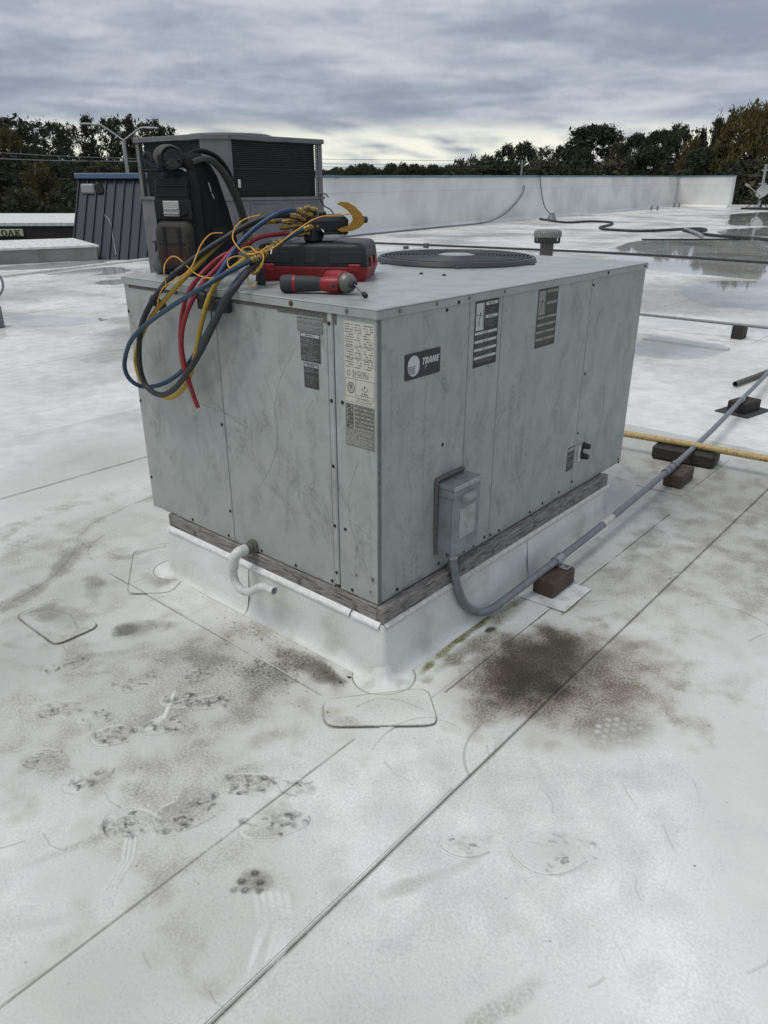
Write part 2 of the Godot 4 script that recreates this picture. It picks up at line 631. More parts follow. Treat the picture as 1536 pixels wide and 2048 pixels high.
# a scuffed stroke along points; width in metres; its edge is soft and broken by noise
func mark(pts: Array, w: float, col: Array, k: float, relief := 0, ragged := 0.5) -> void:
	var s := RN / RS
	var q := PackedVector2Array()
	var lo := V2(1e9, 1e9)
	var hi := -lo
	for p in pts:
		var t: Vector2 = (p - V2(RX, RZ)) * s
		q.append(t)
		lo = lo.min(t)
		hi = hi.max(t)
	var r := maxf(w * s * 0.5, 0.7)
	for j in range(maxi(0, int(lo.y - r - 1)), mini(RN, int(hi.y + r + 2))):
		for i in range(maxi(0, int(lo.x - r - 1)), mini(RN, int(hi.x + r + 2))):
			var p := Vector2(i, j)
			var d := 1e9
			for n in q.size() - 1:
				d = minf(d, Geometry2D.get_closest_point_to_segment(p, q[n], q[n + 1]).distance_squared_to(p))
			d = sqrt(d)
			var e := clampf((r + 0.5 - d) / maxf(1.0, r * 0.7), 0.0, 1.0)
			if e <= 0.0:
				continue
			var m := nm[(j >> 1) * 1024 + (i >> 1)] / 255.0
			var f := nf[(j & 511) * 512 + (i & 511)] / 255.0
			if relief != 0:
				var hh := j * RN + i
				hb[hh] = clampi(hb[hh] + int(relief * e), 0, 255)
			e *= k * clampf(1.0 - ragged + ragged * ((m - 0.35) * 3.0 + (f - 0.4) * 2.0), 0.0, 1.0)
			var at := (j * RN + i) * 3
			rt[at] = int(lerpf(rt[at], col[0], e))
			rt[at + 1] = int(lerpf(rt[at + 1], col[1], e))
			rt[at + 2] = int(lerpf(rt[at + 2], col[2], e))

# one dimple or blister of the membrane, with dirt and painted relief shading on one side
func dimple(x: float, z: float, r: float, up: int, col: Array, k: float) -> void:
	var s := RN / RS
	var px := (x - RX) * s
	var pz := (z - RZ) * s
	var rp := r * s
	for j in range(maxi(0, int(pz - rp * 1.5)), mini(RN, int(pz + rp * 1.5) + 1)):
		for i in range(maxi(0, int(px - rp * 1.5)), mini(RN, int(px + rp * 1.5) + 1)):
			var dx := (i - px) / rp
			var dz := (j - pz) / rp
			var q := dx * dx + dz * dz
			if q > 2.2:
				continue
			var hh := j * RN + i
			hb[hh] = clampi(hb[hh] + int(up * exp(-q * 2.2)), 0, 255)
			var e := k * exp(-((dx - 0.25) * (dx - 0.25) + (dz - 0.35) * (dz - 0.35)) * 3.2)
			e *= clampf((nm[(j >> 1) * 1024 + (i >> 1)] - 80) / 70.0 + (nf[(j & 511) * 512 + (i & 511)] - 110) / 110.0, 0.0, 1.0)
			var at := hh * 3
			rt[at] = int(lerpf(rt[at], col[0], e))
			rt[at + 1] = int(lerpf(rt[at + 1], col[1], e))
			rt[at + 2] = int(lerpf(rt[at + 2], col[2], e))

# where a boot sank into the wet coating: blisters and creases inside a sole outline
func boot_print(x: float, z: float, ang: float, length: float, k: float, count := 16) -> void:
	var ca := cos(ang)
	var sa := sin(ang)
	var spot := func(u: float, w: float) -> Vector2: return V2(x + u * ca - w * sa, z + u * sa + w * ca)
	var out := []
	for n in 25:
		var a := TAU * n / 24.0
		out.append(spot.call(cos(a) * length * 0.5 * (1.0 + 0.06 * sin(a * 3.0 + x * 40.0)), sin(a) * length * 0.28 * (1.0 + 0.1 * sin(a * 2.0 + z * 30.0)) * (1.0 - 0.18 * cos(a))))
	var n0 := rng.randi_range(0, 8)
	stain(x, z, length * 0.5, length * 0.3, ang, [152, 150, 142], 0.42 * k, 1.0, 0.7)
	mark(out.slice(n0, n0 + 10), 0.004, [136, 134, 126], 0.45 * k, 26, 0.9)
	mark(out.slice(n0 + 4, n0 + 14), 0.011, [232, 233, 230], 0.5 * k, -16, 0.8)  # pale rim: the shine of the raised edge painted in
	for n in count:
		var p: Vector2 = spot.call(rng.randf_range(-0.44, 0.44) * length, rng.randf_range(-0.24, 0.24) * length)
		var big := rng.randf_range(0.006, 0.015)
		dimple(p.x, p.y, big, int(rng.randf_range(-130, 120) * k), [124, 122, 115], rng.randf_range(0.0, 0.65) * k)
		if rng.randf() < 0.5:
			dimple(p.x - big * 0.9, p.y - big * 0.7, big * 0.7, 20, [234, 235, 232], rng.randf_range(0.2, 0.8) * k)  # painted highlight on the other side of the blister
	for n in 5:
		var p: Vector2 = spot.call(rng.randf_range(-0.34, 0.24) * length, rng.randf_range(-0.2, 0.2) * length)
		var d := Vector2.from_angle(ang + rng.randf_range(-0.7, 0.7)) * rng.randf_range(0.006, 0.016)
		mark([p, p + d, p + d + d.rotated(rng.randf_range(-0.8, 0.8)) * 0.7], rng.randf_range(0.003, 0.007), [116, 115, 108], rng.randf_range(0.15, 0.6) * k, rng.randi_range(-60, 60), 0.8)

func bake_stains() -> void:
	rng.seed = 4
	var soot := [84, 80, 72]
	var grime := [142, 138, 128]
	var brown := [118, 108, 92]
	# broad, uneven film of dirt
	for a in [[-0.5, -0.42, 0.50, 0.42, 0.45], [-0.25, -0.30, 0.30, 0.42, 0.40], [-0.86, 0.28, 0.22, 0.28, 0.32], [-0.75, -0.05, 0.40, 0.20, 0.35], [0.05, -1.75, 0.45, 0.34, 0.38],
			[-0.35, -1.45, 0.30, 0.5, 0.36], [1.6, 0.55, 0.9, 0.42, 0.48], [2.3, 0.30, 0.6, 0.5, 0.5], [1.15, 0.35, 0.5, 0.3, 0.45], [1.9, 0.95, 0.7, 0.35, 0.35], [2.7, -0.4, 0.45, 0.5, 0.35],
			[-0.95, 0.75, 0.4, 0.25, 0.22], [0.3, -2.5, 0.7, 0.4, 0.3], [-1.0, -0.9, 0.45, 0.5, 0.3], [2.2, 1.2, 0.8, 0.3, 0.3], [-1.15, 0.25, 0.25, 0.2, 0.22], [0.2, 1.15, 0.6, 0.2, 0.2]]:
		stain(a[0], a[1], a[2] * 1.15, a[3] * 1.15, rng.randf_range(-0.6, 0.6), grime, a[4] * 0.95, 0.9, 0.7)
	# the big dark stain beside the conduit and its paler fringe
	stain(0.42, 0.54, 0.46, 0.34, 0.25, [146, 140, 129], 0.6, 0.4, 0.6)
	stain(0.40, 0.48, 0.46, 0.30, 0.3, [118, 108, 92], 0.62, 0.5, 0.6)
	stain(0.26, 0.70, 0.16, 0.10, 0.6, [140, 136, 127], 0.7, 0.5, 0.4)
	stain(0.38, 0.385, 0.44, 0.27, 0.2, [104, 96, 84], 0.85, 0.4, 0.6)
	stain(0.39, 0.375, 0.34, 0.21, 0.2, [76, 69, 58], 0.9, 0.4, 0.5)
	stain(0.42, 0.35, 0.24, 0.14, 0.15, [66, 58, 46], 0.8, 0.6, 0.5)
	stain(0.30, 0.42, 0.15, 0.09, 0.3, [50, 42, 35], 0.8, 0.7, 0.45)
	stain(0.56, 0.27, 0.17, 0.06, 0.0, [76, 70, 58], 0.7, 0.8, 0.5)
	stain(0.46, 0.128, 0.030, 0.014, 0.2, [22, 21, 20], 1.0, 0.5, 0.1)
	stain(0.30, 0.135, 0.22, 0.035, 0.0, [122, 118, 100], 0.75, 1.0, 0.6)
	stain(0.60, 0.11, 0.12, 0.05, 0.0, [112, 106, 84], 0.8, 1.0, 0.6)
	# moss along the foot of the curb
	stain(0.14, 0.094, 0.055, 0.020, -0.15, [88, 86, 34], 0.95, 1.0, 0.55)
	stain(0.24, 0.084, 0.09, 0.018, -0.05, [104, 100, 52], 0.85, 1.2, 0.6)
	stain(0.40, 0.080, 0.14, 0.016, 0.0, [98, 95, 52], 0.85, 1.3, 0.6)
	stain(0.66, 0.092, 0.05, 0.03, 0.0, [104, 100, 50], 0.8, 1.2, 0.7)
	stain(0.75, 0.27, 0.12, 0.012, 0.0, [120, 112, 66], 0.6, 1.2, 0.6)
	# soot on the short side
	stain(-0.115, -0.20, 0.050, 0.17, 0.05, [92, 89, 82], 0.85, 0.8, 0.5)
	stain(-0.10, -0.13, 0.03, 0.08, 0.1, [66, 63, 58], 0.8, 0.8, 0.5)
	stain(-0.25, -0.26, 0.10, 0.11, 0.3, [112, 110, 102], 0.6, 1.0, 0.6)
	stain(-0.075, -0.062, 0.008, 0.010, 0.0, [30, 29, 27], 1.0, 0.4, 0.1)
	stain(-0.39, -0.87, 0.055, 0.045, 0.5, [86, 84, 78], 0.85, 0.9, 0.5)
	stain(-0.36, -0.83, 0.11, 0.07, 0.5, [128, 126, 118], 0.6, 1.1, 0.6)
	stain(-0.30, -0.52, 0.12, 0.10, 0.2, [128, 126, 119], 0.6, 1.0, 0.6)
	stain(-0.12, -1.10, 0.06, 0.09, 0.2, [128, 126, 118], 0.55, 1.0, 0.6)
	stain(-0.30, -1.25, 0.05, 0.16, 0.6, [120, 118, 110], 0.5, 1.1, 0.6)
	stain(0.0, -1.10, 0.03, 0.06, 0.0, [122, 119, 110], 0.6, 1.0, 0.6)
	stain(-0.50, -1.11, 0.085, 0.13, 0.0, [140, 138, 130], 0.55, 0.8, 0.4)
	for n in 46:
		var p := V2(rng.randfn(-0.55, 0.35), rng.randfn(-0.35, 0.55))
		stain(p.x, p.y, rng.randf_range(0.04, 0.16), rng.randf_range(0.015, 0.05), rng.randf_range(0.2, 1.2), [140, 138, 131], rng.randf_range(0.15, 0.4), 1.2, 0.85)
	for n in 50:
		var p := V2(rng.randf_range(0.6, 3.0), rng.randf_range(0.2, 0.9))
		stain(p.x, p.y, rng.randf_range(0.05, 0.22), rng.randf_range(0.02, 0.06), rng.randf_range(-0.4, 0.6), [150, 147, 139], rng.randf_range(0.2, 0.5), 1.2, 0.9)
	# tide marks and swept arcs of dirt
	var arc := [V2(0.60, -1.92), V2(0.47, -1.89), V2(0.22, -1.87), V2(0.005, -1.81), V2(-0.10, -1.72), V2(-0.176, -1.614), V2(-0.26, -1.53), V2(-0.347, -1.46), V2(-0.45, -1.41), V2(-0.56, -1.38)]
	for n in arc.size() - 1:
		var p: Vector2 = (arc[n] + arc[n + 1]) / 2.0
		stain(p.x, p.y, 0.16, 0.045, (arc[n + 1] - arc[n]).angle(), [142, 139, 131], 0.42, 1.3, 0.6)
	mark(arc, 0.012, [128, 124, 116], 0.5, 0, 0.9)
	for q in [[0.62, -1.70, 0.30, 2.6, 4.4], [0.10, -1.45, 0.28, 2.2, 4.6], [-0.20, 0.33, 0.16, 4.2, 6.5], [0.0, 0.55, 0.20, 3.6, 4.9], [0.85, 0.75, 0.34, -0.4, 1.3]]:
		var pts := []
		for n in 14:
			var a: float = lerpf(q[3], q[4], n / 13.0)
			pts.append(V2(q[0] + cos(a) * q[2], q[1] + sin(a) * q[2] * 0.8))
		mark(pts, rng.randf_range(0.005, 0.012), [142, 140, 132], 0.4, 0, 0.9)
	# edges of the welded boots and patches
	for q in [[0.004, 0.018, 0.103], [0.002, -1.115, 0.094]]:
		var pts := []
		for n in 25:
			pts.append(V2(q[0] + cos(TAU * n / 24) * q[2], q[1] + sin(TAU * n / 24) * q[2]))
		mark(pts, 0.004, [96, 93, 86], 0.7)
	# dirt and the dark of the gaps, painted along the seams
	mark([V2(-1.8, 0.487), V2(3.2, 0.487)], 0.006, [134, 131, 122], 0.5)
	mark([V2(-1.8, 0.483), V2(3.2, 0.483)], 0.0035, [50, 48, 45], 0.95, 0, 0.2)
	mark([V2(-1.8, -2.44), V2(3.2, -2.44)], 0.008, [92, 90, 84], 0.8)
	mark([V2(-1.8, 0.148), V2(-0.28, 0.148)], 0.008, [128, 126, 118], 0.7)
	mark([V2(-0.197, -0.07), V2(-0.197, -1.3)], 0.006, [116, 114, 106], 0.7)
	mark([V2(0.07, 0.217), V2(1.9, 0.217)], 0.006, [84, 80, 72], 0.85)
	mark([V2(2.20, 0.20), V2(2.20, -1.5)], 0.006, [130, 126, 118], 0.6)
	# dirt along the edges of the patches
	for o in [[V2(-0.30, 0.05), V2(-0.215, -0.045), V2(0.045, 0.165), V2(-0.06, 0.285), V2(-0.09, 0.285)], [V2(-0.605, -1.262), V2(-0.437, -1.262), V2(-0.437, -0.957), V2(-0.605, -0.957)], [V2(-0.02, -1.40), V2(0.13, -1.36), V2(0.10, -1.20), V2(-0.02, -1.03), V2(-0.13, -0.965), V2(-0.245, -1.09)]]:
		var r := rounded(o, 0.04)
		r.append(r[0])
		mark(r, 0.0045, [104, 102, 95], 0.7, 0, 0.5)
	stain(-0.52, -1.17, 0.06, 0.08, 0.2, [146, 144, 136], 0.6, 0.9, 0.5)
	mark([V2(-0.56, -1.24), V2(-0.50, -1.20), V2(-0.47, -1.10), V2(-0.50, -1.00)], 0.010, [136, 134, 126], 0.6, 0, 0.7)
	stain(-0.10, -1.08, 0.08, 0.06, 0.6, [140, 138, 130], 0.6, 0.9, 0.5)
	stain(-0.24, 0.02, 0.05, 0.035, 0.6, [176, 168, 148], 0.7, 0.8, 0.4)
	stain(-0.08, 0.12, 0.14, 0.09, 0.7, [204, 202, 190], 0.5, 0.8, 0.4)
	mark([V2(-0.17, 0.06), V2(-0.10, 0.08), V2(-0.06, 0.14), V2(-0.05, 0.22)], 0.008, [140, 137, 128], 0.6, 0, 0.7)
	# splatter
	for n in 150:
		var big := rng.randf() < 0.15
		var x := rng.randfn(-0.20, 0.06)
		var z := rng.randfn(-0.33, 0.11)
		dimple(x, z, rng.randf_range(0.0025, 0.0075 if big else 0.004), 0, [34, 33, 30], 1.4)
	for n in 60:
		dimple(rng.randfn(-0.10, 0.025), rng.randfn(-0.52, 0.09), rng.randf_range(0.0022, 0.004), 0, [52, 50, 46], 1.2)
	# specks and scratches everywhere
	for n in 420:
		dimple(rng.randf_range(-1.7, 3.1), rng.randf_range(-3.3, 1.5), rng.randf_range(0.002, 0.0045), 0, [70, 68, 62], rng.randf_range(0.3, 1.2))
	for n in 230:
		var p := V2(rng.randf_range(-1.7, 2.9), rng.randf_range(-3.0, 1.4))
		var d := Vector2.from_angle(rng.randf() * TAU) * rng.randf_range(0.01, 0.06)
		var e := d.rotated(rng.randf_range(-0.5, 0.5))
		mark([p, p + d, p + d + e * 0.8], rng.randf_range(0.0015, 0.004), [140, 138, 131], rng.randf_range(0.15, 0.55), rng.randi_range(-20, 20), 0.9)
	# boot prints and blistered patches
	for a in [[-0.636, 0.211, 0.6, 0.17, 0.9, 20], [-0.75, 0.016, 0.3, 0.20, 0.95, 22], [-0.87, -0.06, 1.0, 0.16, 0.9, 16], [-0.588, 0.058, 0.9, 0.15, 0.95, 18], [-0.486, -0.374, 0.9, 0.15, 1.0, 18],
			[-0.44, -0.30, 0.7, 0.12, 1.0, 12], [-0.706, -0.383, 0.5, 0.17, 0.9, 20], [-0.60, -0.32, 0.6, 0.14, 0.9, 12], [-0.636, -0.833, 0.2, 0.15, 0.5, 12], [-0.857, -0.283, 0.2, 0.13, 0.7, 12],
			[-0.376, -0.445, 0.3, 0.12, 0.8, 12], [-0.76, -0.62, 0.6, 0.14, 0.6, 12], [-0.70, -0.50, 0.4, 0.13, 0.7, 10], [-0.53, -0.56, 0.3, 0.16, 0.6, 14], [-0.90, -0.45, 0.9, 0.13, 0.4, 9],
			[-0.373, 0.612, 0.8, 0.13, 0.35, 9], [-0.247, 0.780, 0.6, 0.22, 0.35, 14], [-0.16, -1.62, 0.4, 0.15, 0.4, 10], [-0.32, -2.02, 0.3, 0.16, 0.4, 10], [0.02, -2.10, 0.9, 0.16, 0.35, 10],
			[-0.30, -1.85, 0.2, 0.14, 0.4, 10], [-0.52, 0.16, 1.2, 0.10, 0.5, 7], [1.30, 0.45, 0.4, 0.16, 0.3, 8], [0.02, -0.75, 0.2, 0.12, 0.3, 8]]:
		boot_print(a[0], a[1], a[2], a[3], a[4], a[5])
	# the print with rubbed heel: dark, with wiped, paler streaks behind it
	stain(-0.785, 0.30, 0.05, 0.035, 0.7, [132, 130, 124], 0.75, 0.5, 0.3)
	for a in [[-0.80, 0.28, -120], [-0.775, 0.315, -120], [-0.81, 0.305, -110], [-0.765, 0.285, -120], [-0.79, 0.33, -90], [-0.825, 0.285, -80]]:
		dimple(a[0], a[1], 0.010, a[2], [88, 87, 82], 0.8)
	for n in 5:
		var p := V2(-0.80 + n * 0.011, 0.325 + n * 0.014)
		mark([p, p + V2(-0.055, 0.060) + V2(rng.randf(), rng.randf()) * 0.015, p + V2(-0.115 - rng.randf() * 0.04, 0.125)], rng.randf_range(0.010, 0.022), [234, 235, 233], 0.55, 0, 0.9)
	for n in 3:
		var p := V2(-0.66 + n * 0.008, -0.33 - n * 0.008)
		mark([p, p + V2(0.08, -0.02), p + V2(0.16, -0.09)], 0.012, [232, 233, 230], 0.5, 0, 0.9)
		var q := V2(-0.905 + n * 0.010, -0.03 + n * 0.006)
		mark([q, q + V2(-0.04, 0.05), q + V2(-0.11, 0.09)], 0.008, [232, 233, 230], 0.6, 14, 0.8)
	# pale honeycomb sole print on the stain
	for a in range(-3, 4):
		for b in range(-3, 3):
			var o := V2(a * 0.026 + (b % 2) * 0.013, b * 0.023)
			if o.length() > 0.075:
				continue
			if rng.randf() < 0.18:
				continue
			var p := V2(0.245, 0.725) + o.rotated(0.75) + V2(rng.randf_range(-1, 1), rng.randf_range(-1, 1)) * 0.0015
			stain(p.x, p.y, rng.randf_range(0.010, 0.014), rng.randf_range(0.010, 0.014), 0.0, [212, 213, 209], rng.randf_range(0.35, 0.85), 0.5, 0.4)
	for a in range(-2, 3):
		for b in range(-1, 2):
			var p := V2(0.06, 0.70) + V2(a * 0.026 + (b % 2) * 0.012, b * 0.024).rotated(0.75)
			stain(p.x, p.y, 0.009, 0.009, 0.0, [216, 217, 214], 0.5, 0.3, 0.3)

func sheet(called: String, x0: float, x1: float, z0: float, z1: float, y0: float, y1: float, m: Material, parent: Node) -> void:
	# a strip of membrane: high at its near edge (z0), flush at the far one (z1)
	var b := MB.new()
	var pts := [V(x0, y0, z0), V(x1, y0, z0), V(x1, y1, z1), V(x0, y1, z1)]
	for p in pts:
		b.add(p, Vector3.UP, V2((p.x - RX) / RS, (p.z - RZ) / RS), V2(p.x / 23.0, p.z / 23.0))
	b.tri(0, 1, 2)
	b.tri(0, 2, 3)
	var s := b.v.size()
	for p in [V(x0, y0, z0), V(x1, y0, z0), V(x1, -0.004, z0), V(x0, -0.004, z0)]:
		b.add(p, Vector3.BACK, V2((p.x - RX) / RS, (p.z - RZ) / RS), V2(p.x / 23.0, p.z / 23.0))
	b.tri(s, s + 1, s + 2)
	b.tri(s, s + 2, s + 3)
	obj(called, b, m, parent)

func patch(parent: Node, outline: Array, y := 0.0045, h := 0.0035, clean := false) -> void:
	var b := MB.new()
	b.slab(Transform3D(Basis(), V(0, y, 0)), outline, h, 0.0012)
	for k in b.v.size():
		b.uv[k] = V2((b.v[k].x - RX) / RS, (b.v[k].z - RZ) / RS)
		b.uv2[k] = V2(b.v[k].x / 23.0, b.v[k].z / 23.0)
	obj("membrane_patch", b, M.film_clean if clean else M.roof_near if outline[0].x < 3.0 else M.roof_far, parent)

func rounded(pts: Array, r: float) -> Array:
	var out := []
	for i in pts.size():
		var p: Vector2 = pts[i]
		var a: Vector2 = (pts[(i - 1 + pts.size()) % pts.size()] - p)
		var b: Vector2 = (pts[(i + 1) % pts.size()] - p)
		var pa := p + a.normalized() * minf(r, a.length() * 0.45)
		var pb := p + b.normalized() * minf(r, b.length() * 0.45)
		for k in 5:
			var t := k / 4.0
			out.append(pa.lerp(p, t).lerp(p.lerp(pb, t), t))
	return out

func build_roof() -> void:
	bake_base()
	var base := Image.create_from_data(RN, RN, false, Image.FORMAT_RGB8, rt)
	base.resize(1024, 1024, Image.INTERPOLATE_NEAREST)
	bake_stains()
	var near_img := Image.create_from_data(RN, RN, false, Image.FORMAT_RGB8, rt)
	var bump_img := Image.create_from_data(RN, RN, false, Image.FORMAT_L8, hb)
	var broad := ramp_tex(1024, noise(0.006, 71, 6, 60.0), [[0.0, Color(0.80, 0.80, 0.795)], [0.33, Color(0.91, 0.91, 0.905)], [0.5, Color(0.975, 0.975, 0.97)], [0.75, Color(1, 1, 1)], [1.0, Color(1, 1, 1)]])
	var streaky := ramp_tex(1024, noise(0.006, 73, 6, 80.0), [[0.0, Color(0.66, 0.66, 0.655)], [0.30, Color(0.80, 0.795, 0.78)], [0.45, Color(0.93, 0.928, 0.92)], [0.62, Color(1, 1, 1)], [1.0, Color(1, 1, 1)]])
	var wet := ramp_tex(1024, noise(0.007, 72, 5, 50.0), [[0.0, grey(0.35)], [0.4, grey(0.7)], [0.6, grey(1.0)], [1.0, grey(1.0)]])
	for nm_ in ["near", "far"]:
		var m := StandardMaterial3D.new()
		m.albedo_texture = ImageTexture.create_from_image(near_img if nm_ == "near" else base)
		m.albedo_color = Color(0.985, 0.985, 0.98)
		m.roughness = 0.5
		m.detail_enabled = true
		m.detail_albedo = broad
		m.detail_blend_mode = BaseMaterial3D.BLEND_MODE_MUL
		m.detail_uv_layer = BaseMaterial3D.DETAIL_UV_2
		if nm_ == "near":
			bumpy(m, ImageTexture.create_from_image(bump_img), 3.0)
		else:
			m.roughness_texture = wet
			m.detail_albedo = streaky
			m.roughness = 0.42
		M["roof_" + nm_] = m
	var roof := thing("roof", "flat white membrane roof with overlapped seams, patches and dirt stains", "roof", Vector3.ZERO, "", "structure")
	var z := 6.34
	while z > -34.0:
		var z1 := z - 2.93
		var cuts := [z, z1]
		for q in [RZ, RZ + RS, -15.2]:
			if q < z - 0.01 and q > z1 + 0.01:
				cuts = [z, q, z1]
		for k in cuts.size() - 1:
			var a: float = cuts[k]
			var b: float = cuts[k + 1]
			var ya := lerpf(0.0034, 0.0008, (z - a) / 2.93)
			var yb := lerpf(0.0034, 0.0008, (z - b) / 2.93)
			var mid := (a + b) / 2
			if mid < RZ + RS and mid > RZ:
				sheet("membrane_sheet", -14, RX, a, b, ya, yb, M.roof_far, roof)
				sheet("membrane_sheet", RX, RX + RS, a, b, ya, yb, M.roof_near, roof)
				sheet("membrane_sheet", RX + RS, 116, a, b, ya, yb, M.roof_far, roof)
			else:
				sheet("membrane_sheet", -14.0 if mid > -15.2 else maxf(7.0, 8.0 + (-15.05 - a) / 0.1466), 116, a, b, ya, yb, M.roof_far, roof)
		z = z1
	# cover strip and patches
	sheet("cover_strip", RX, -0.25, 0.476, 0.155, 0.0062, 0.0062, M.roof_near, roof)
	patch(roof, rounded([V2(-0.30, 0.05), V2(-0.215, -0.045), V2(0.045, 0.165), V2(-0.06, 0.285), V2(-0.09, 0.285)], 0.05), 0.0065)
	patch(roof, rounded([V2(-0.605, -1.262), V2(-0.437, -1.262), V2(-0.437, -0.957), V2(-0.605, -0.957)], 0.035), 0.004, 0.005)
	patch(roof, rounded([V2(-0.02, -1.40), V2(0.13, -1.36), V2(0.10, -1.20), V2(-0.02, -1.03), V2(-0.13, -0.965), V2(-0.245, -1.09)], 0.03), 0.004)
	patch(roof, [V2(0.731, 0.074), V2(0.945, 0.069), V2(0.965, 0.272), V2(0.742, 0.275)], 0.0085, 0.0035, true)
	patch(roof, [V2(2.163, -0.06), V2(2.564, -0.21), V2(2.90, -0.21), V2(2.90, 0.181), V2(2.170, 0.181)], 0.004, 0.0035)
	patch(roof, [V2(6.6, -1.25), V2(7.3, -1.25), V2(7.3, -0.8), V2(6.6, -0.8)], 0.004, 0.003)
	# standing water
	for p in [
			["shallow puddle behind the unit, in front of the thin grey conduit", [V2(5.46, -1.55), V2(5.86, -1.65), V2(6.33, -1.72), V2(6.42, -1.49), V2(6.40, -1.22), V2(6.35, -1.01), V2(6.21, -0.86), V2(5.95, -0.88), V2(5.60, -0.94), V2(5.38, -1.14), V2(5.38, -1.33)]],
			["wide puddle mirroring the sky at the right edge, behind the black pipe", [V2(13.49, -5.75), V2(16.36, -6.82), V2(18.55, -7.49), V2(20.19, -7.63), V2(21.36, -7.23), V2(21.99, -6.17), V2(23.81, -5.05), V2(23.95, -2.25), V2(13.4, -0.6), V2(12.6, -2.2), V2(12.7, -3.4), V2(12.9, -4.7)]],
			["broad shallow puddle at the right edge, between the black pipe and the thin conduit", [V2(9.6, -2.6), V2(11.2, -3.0), V2(12.3, -2.3), V2(12.6, -0.8), V2(12.2, 0.6), V2(10.4, 0.4), V2(9.2, -0.6), V2(9.0, -1.8)]],
			["small puddle between the wide puddle and the satellite dish", [V2(24.70, -6.94), V2(27.69, -7.85), V2(29.64, -7.62), V2(32.03, -6.50), V2(26.85, -5.25), V2(24.71, -6.16)]],
			["dark puddle mirroring trees in front of the satellite dish", [V2(33.13, -9.60), V2(41.06, -12.07), V2(44.43, -12.51), V2(48.07, -11.97), V2(46.57, -10.03), V2(34.20, -7.03), V2(32.00, -8.32)]],
			["narrow puddle at the foot of the low grey wall", [V2(5.31, -14.4), V2(5.90, -14.3), V2(7.17, -14.1), V2(7.23, -13.70), V2(6.25, -13.24), V2(5.34, -13.42), V2(4.92, -13.76)]],
			["long puddle left of the backpack, past the thin white line", [V2(5.12, -12.60), V2(5.83, -12.85), V2(6.59, -12.54), V2(6.47, -11.82), V2(5.99, -11.46), V2(5.37, -11.81)]],
			["smallest puddle, just past the unit's left top corner", [V2(5.05, -10.59), V2(5.50, -10.72), V2(5.59, -10.39), V2(5.17, -10.03), V2(4.96, -10.28)]],
			["puddle beside the unit's short side at the left edge", [V2(2.37, -8.05), V2(2.74, -8.07), V2(3.03, -7.51), V2(3.22, -7.05), V2(2.74, -6.98), V2(2.32, -7.31)]]]:
		var loop := PackedVector2Array()
		var src: Array = p[1]
		for i in src.size():
			for k in 5:
				var e: Vector2 = src[i].cubic_interpolate(src[(i + 1) % src.size()], src[(i - 1 + src.size()) % src.size()], src[(i + 2) % src.size()], k / 5.0)
				var span: float = src[i].distance_to(src[(i + 1) % src.size()])
				loop.append(e + V2(rng.randf_range(-1, 1), rng.randf_range(-1, 1)) * minf(span * 0.07, 0.35))
		var b := MB.new()
		var reach := 1e9
		for q in loop:
			var far := (q.x + 1.5165) * 0.758 - (q.y - 1.328) * 0.652
			reach = minf(reach, far)
			b.add(V(q.x, 0.0075 + 0.0055 * far, q.y), V(-0.0042, 1.0, 0.0036).normalized())
		for k in b.v.size():
			b.v[k].y -= 0.0055 * reach
		var t := Geometry2D.triangulate_polygon(loop)
		for k in range(0, t.size(), 3):
			b.tri(t[k], t[k + 1], t[k + 2])
		tag(obj("puddle", b, M.water), p[0], "puddle", "", "structure")

# ------------------------------------------------------------------ printed labels (flat print on stickers)
func ink(img: Image, x: int, y: int, w: int, h: int, c: Color, dense := 0.7) -> void:
	# a line of tiny print
	var i := x
	while i < x + w:
		var l := rng.randi_range(2, 7)
		if rng.randf() < dense:
			img.fill_rect(Rect2i(i, y, mini(l, x + w - i), h), c)
		i += l + rng.randi_range(1, 3)

func warning_label(faded: bool) -> ImageTexture:
	var img := Image.create(128, 256, false, Image.FORMAT_RGB8)
	var dark := Color(0.17, 0.18, 0.18) if not faded else Color(0.24, 0.235, 0.215)
	var light := Color(0.72, 0.73, 0.72) if not faded else Color(0.55, 0.545, 0.52)
	var soft := light.lerp(dark, 0.5)
	img.fill(dark)
	# picture panel with a falling figure, header bars, blocks of print
	img.fill_rect(Rect2i(6, 8, 42, 104), light)
	for p in [[20, 52], [21, 50], [22, 52], [21, 54]]:
		img.fill_rect(Rect2i(p[0] + 6, p[1] - 6, 5, 5), dark)
	for k in 26:
		img.fill_rect(Rect2i(27 - k / 4, 50 + k, 3, 2), dark)
	for k in 22:
		img.fill_rect(Rect2i(21 - k / 2, 74 + k, 2, 2), dark)
		img.fill_rect(Rect2i(22 + k / 6, 74 + k, 2, 2), dark)
		img.fill_rect(Rect2i(27 + k, 54 + k / 3, 2, 2), dark)
		img.fill_rect(Rect2i(26 - k, 54 - k / 4, 2, 2), dark)
	img.fill_rect(Rect2i(44, 10, 2, 90), dark)
	for h in [8, 58]:
		img.fill_rect(Rect2i(56, h, 66, 12), light)
		ink(img, 70, h + 4, 34, 4, dark, 0.9)
		for k in 8:
			ink(img, 56, h + 16 + k * 4, rng.randi_range(44, 64), 2, soft)
	for h in [118, 150, 182, 214]:
		img.fill_rect(Rect2i(4, h, 120, 11), light)
		ink(img, 46, h + 4, 30, 4, dark, 0.9)
		for k in 4:
			ink(img, 6, h + 14 + k * 4, rng.randi_range(80, 114), 2, soft)
	return ImageTexture.create_from_image(img)

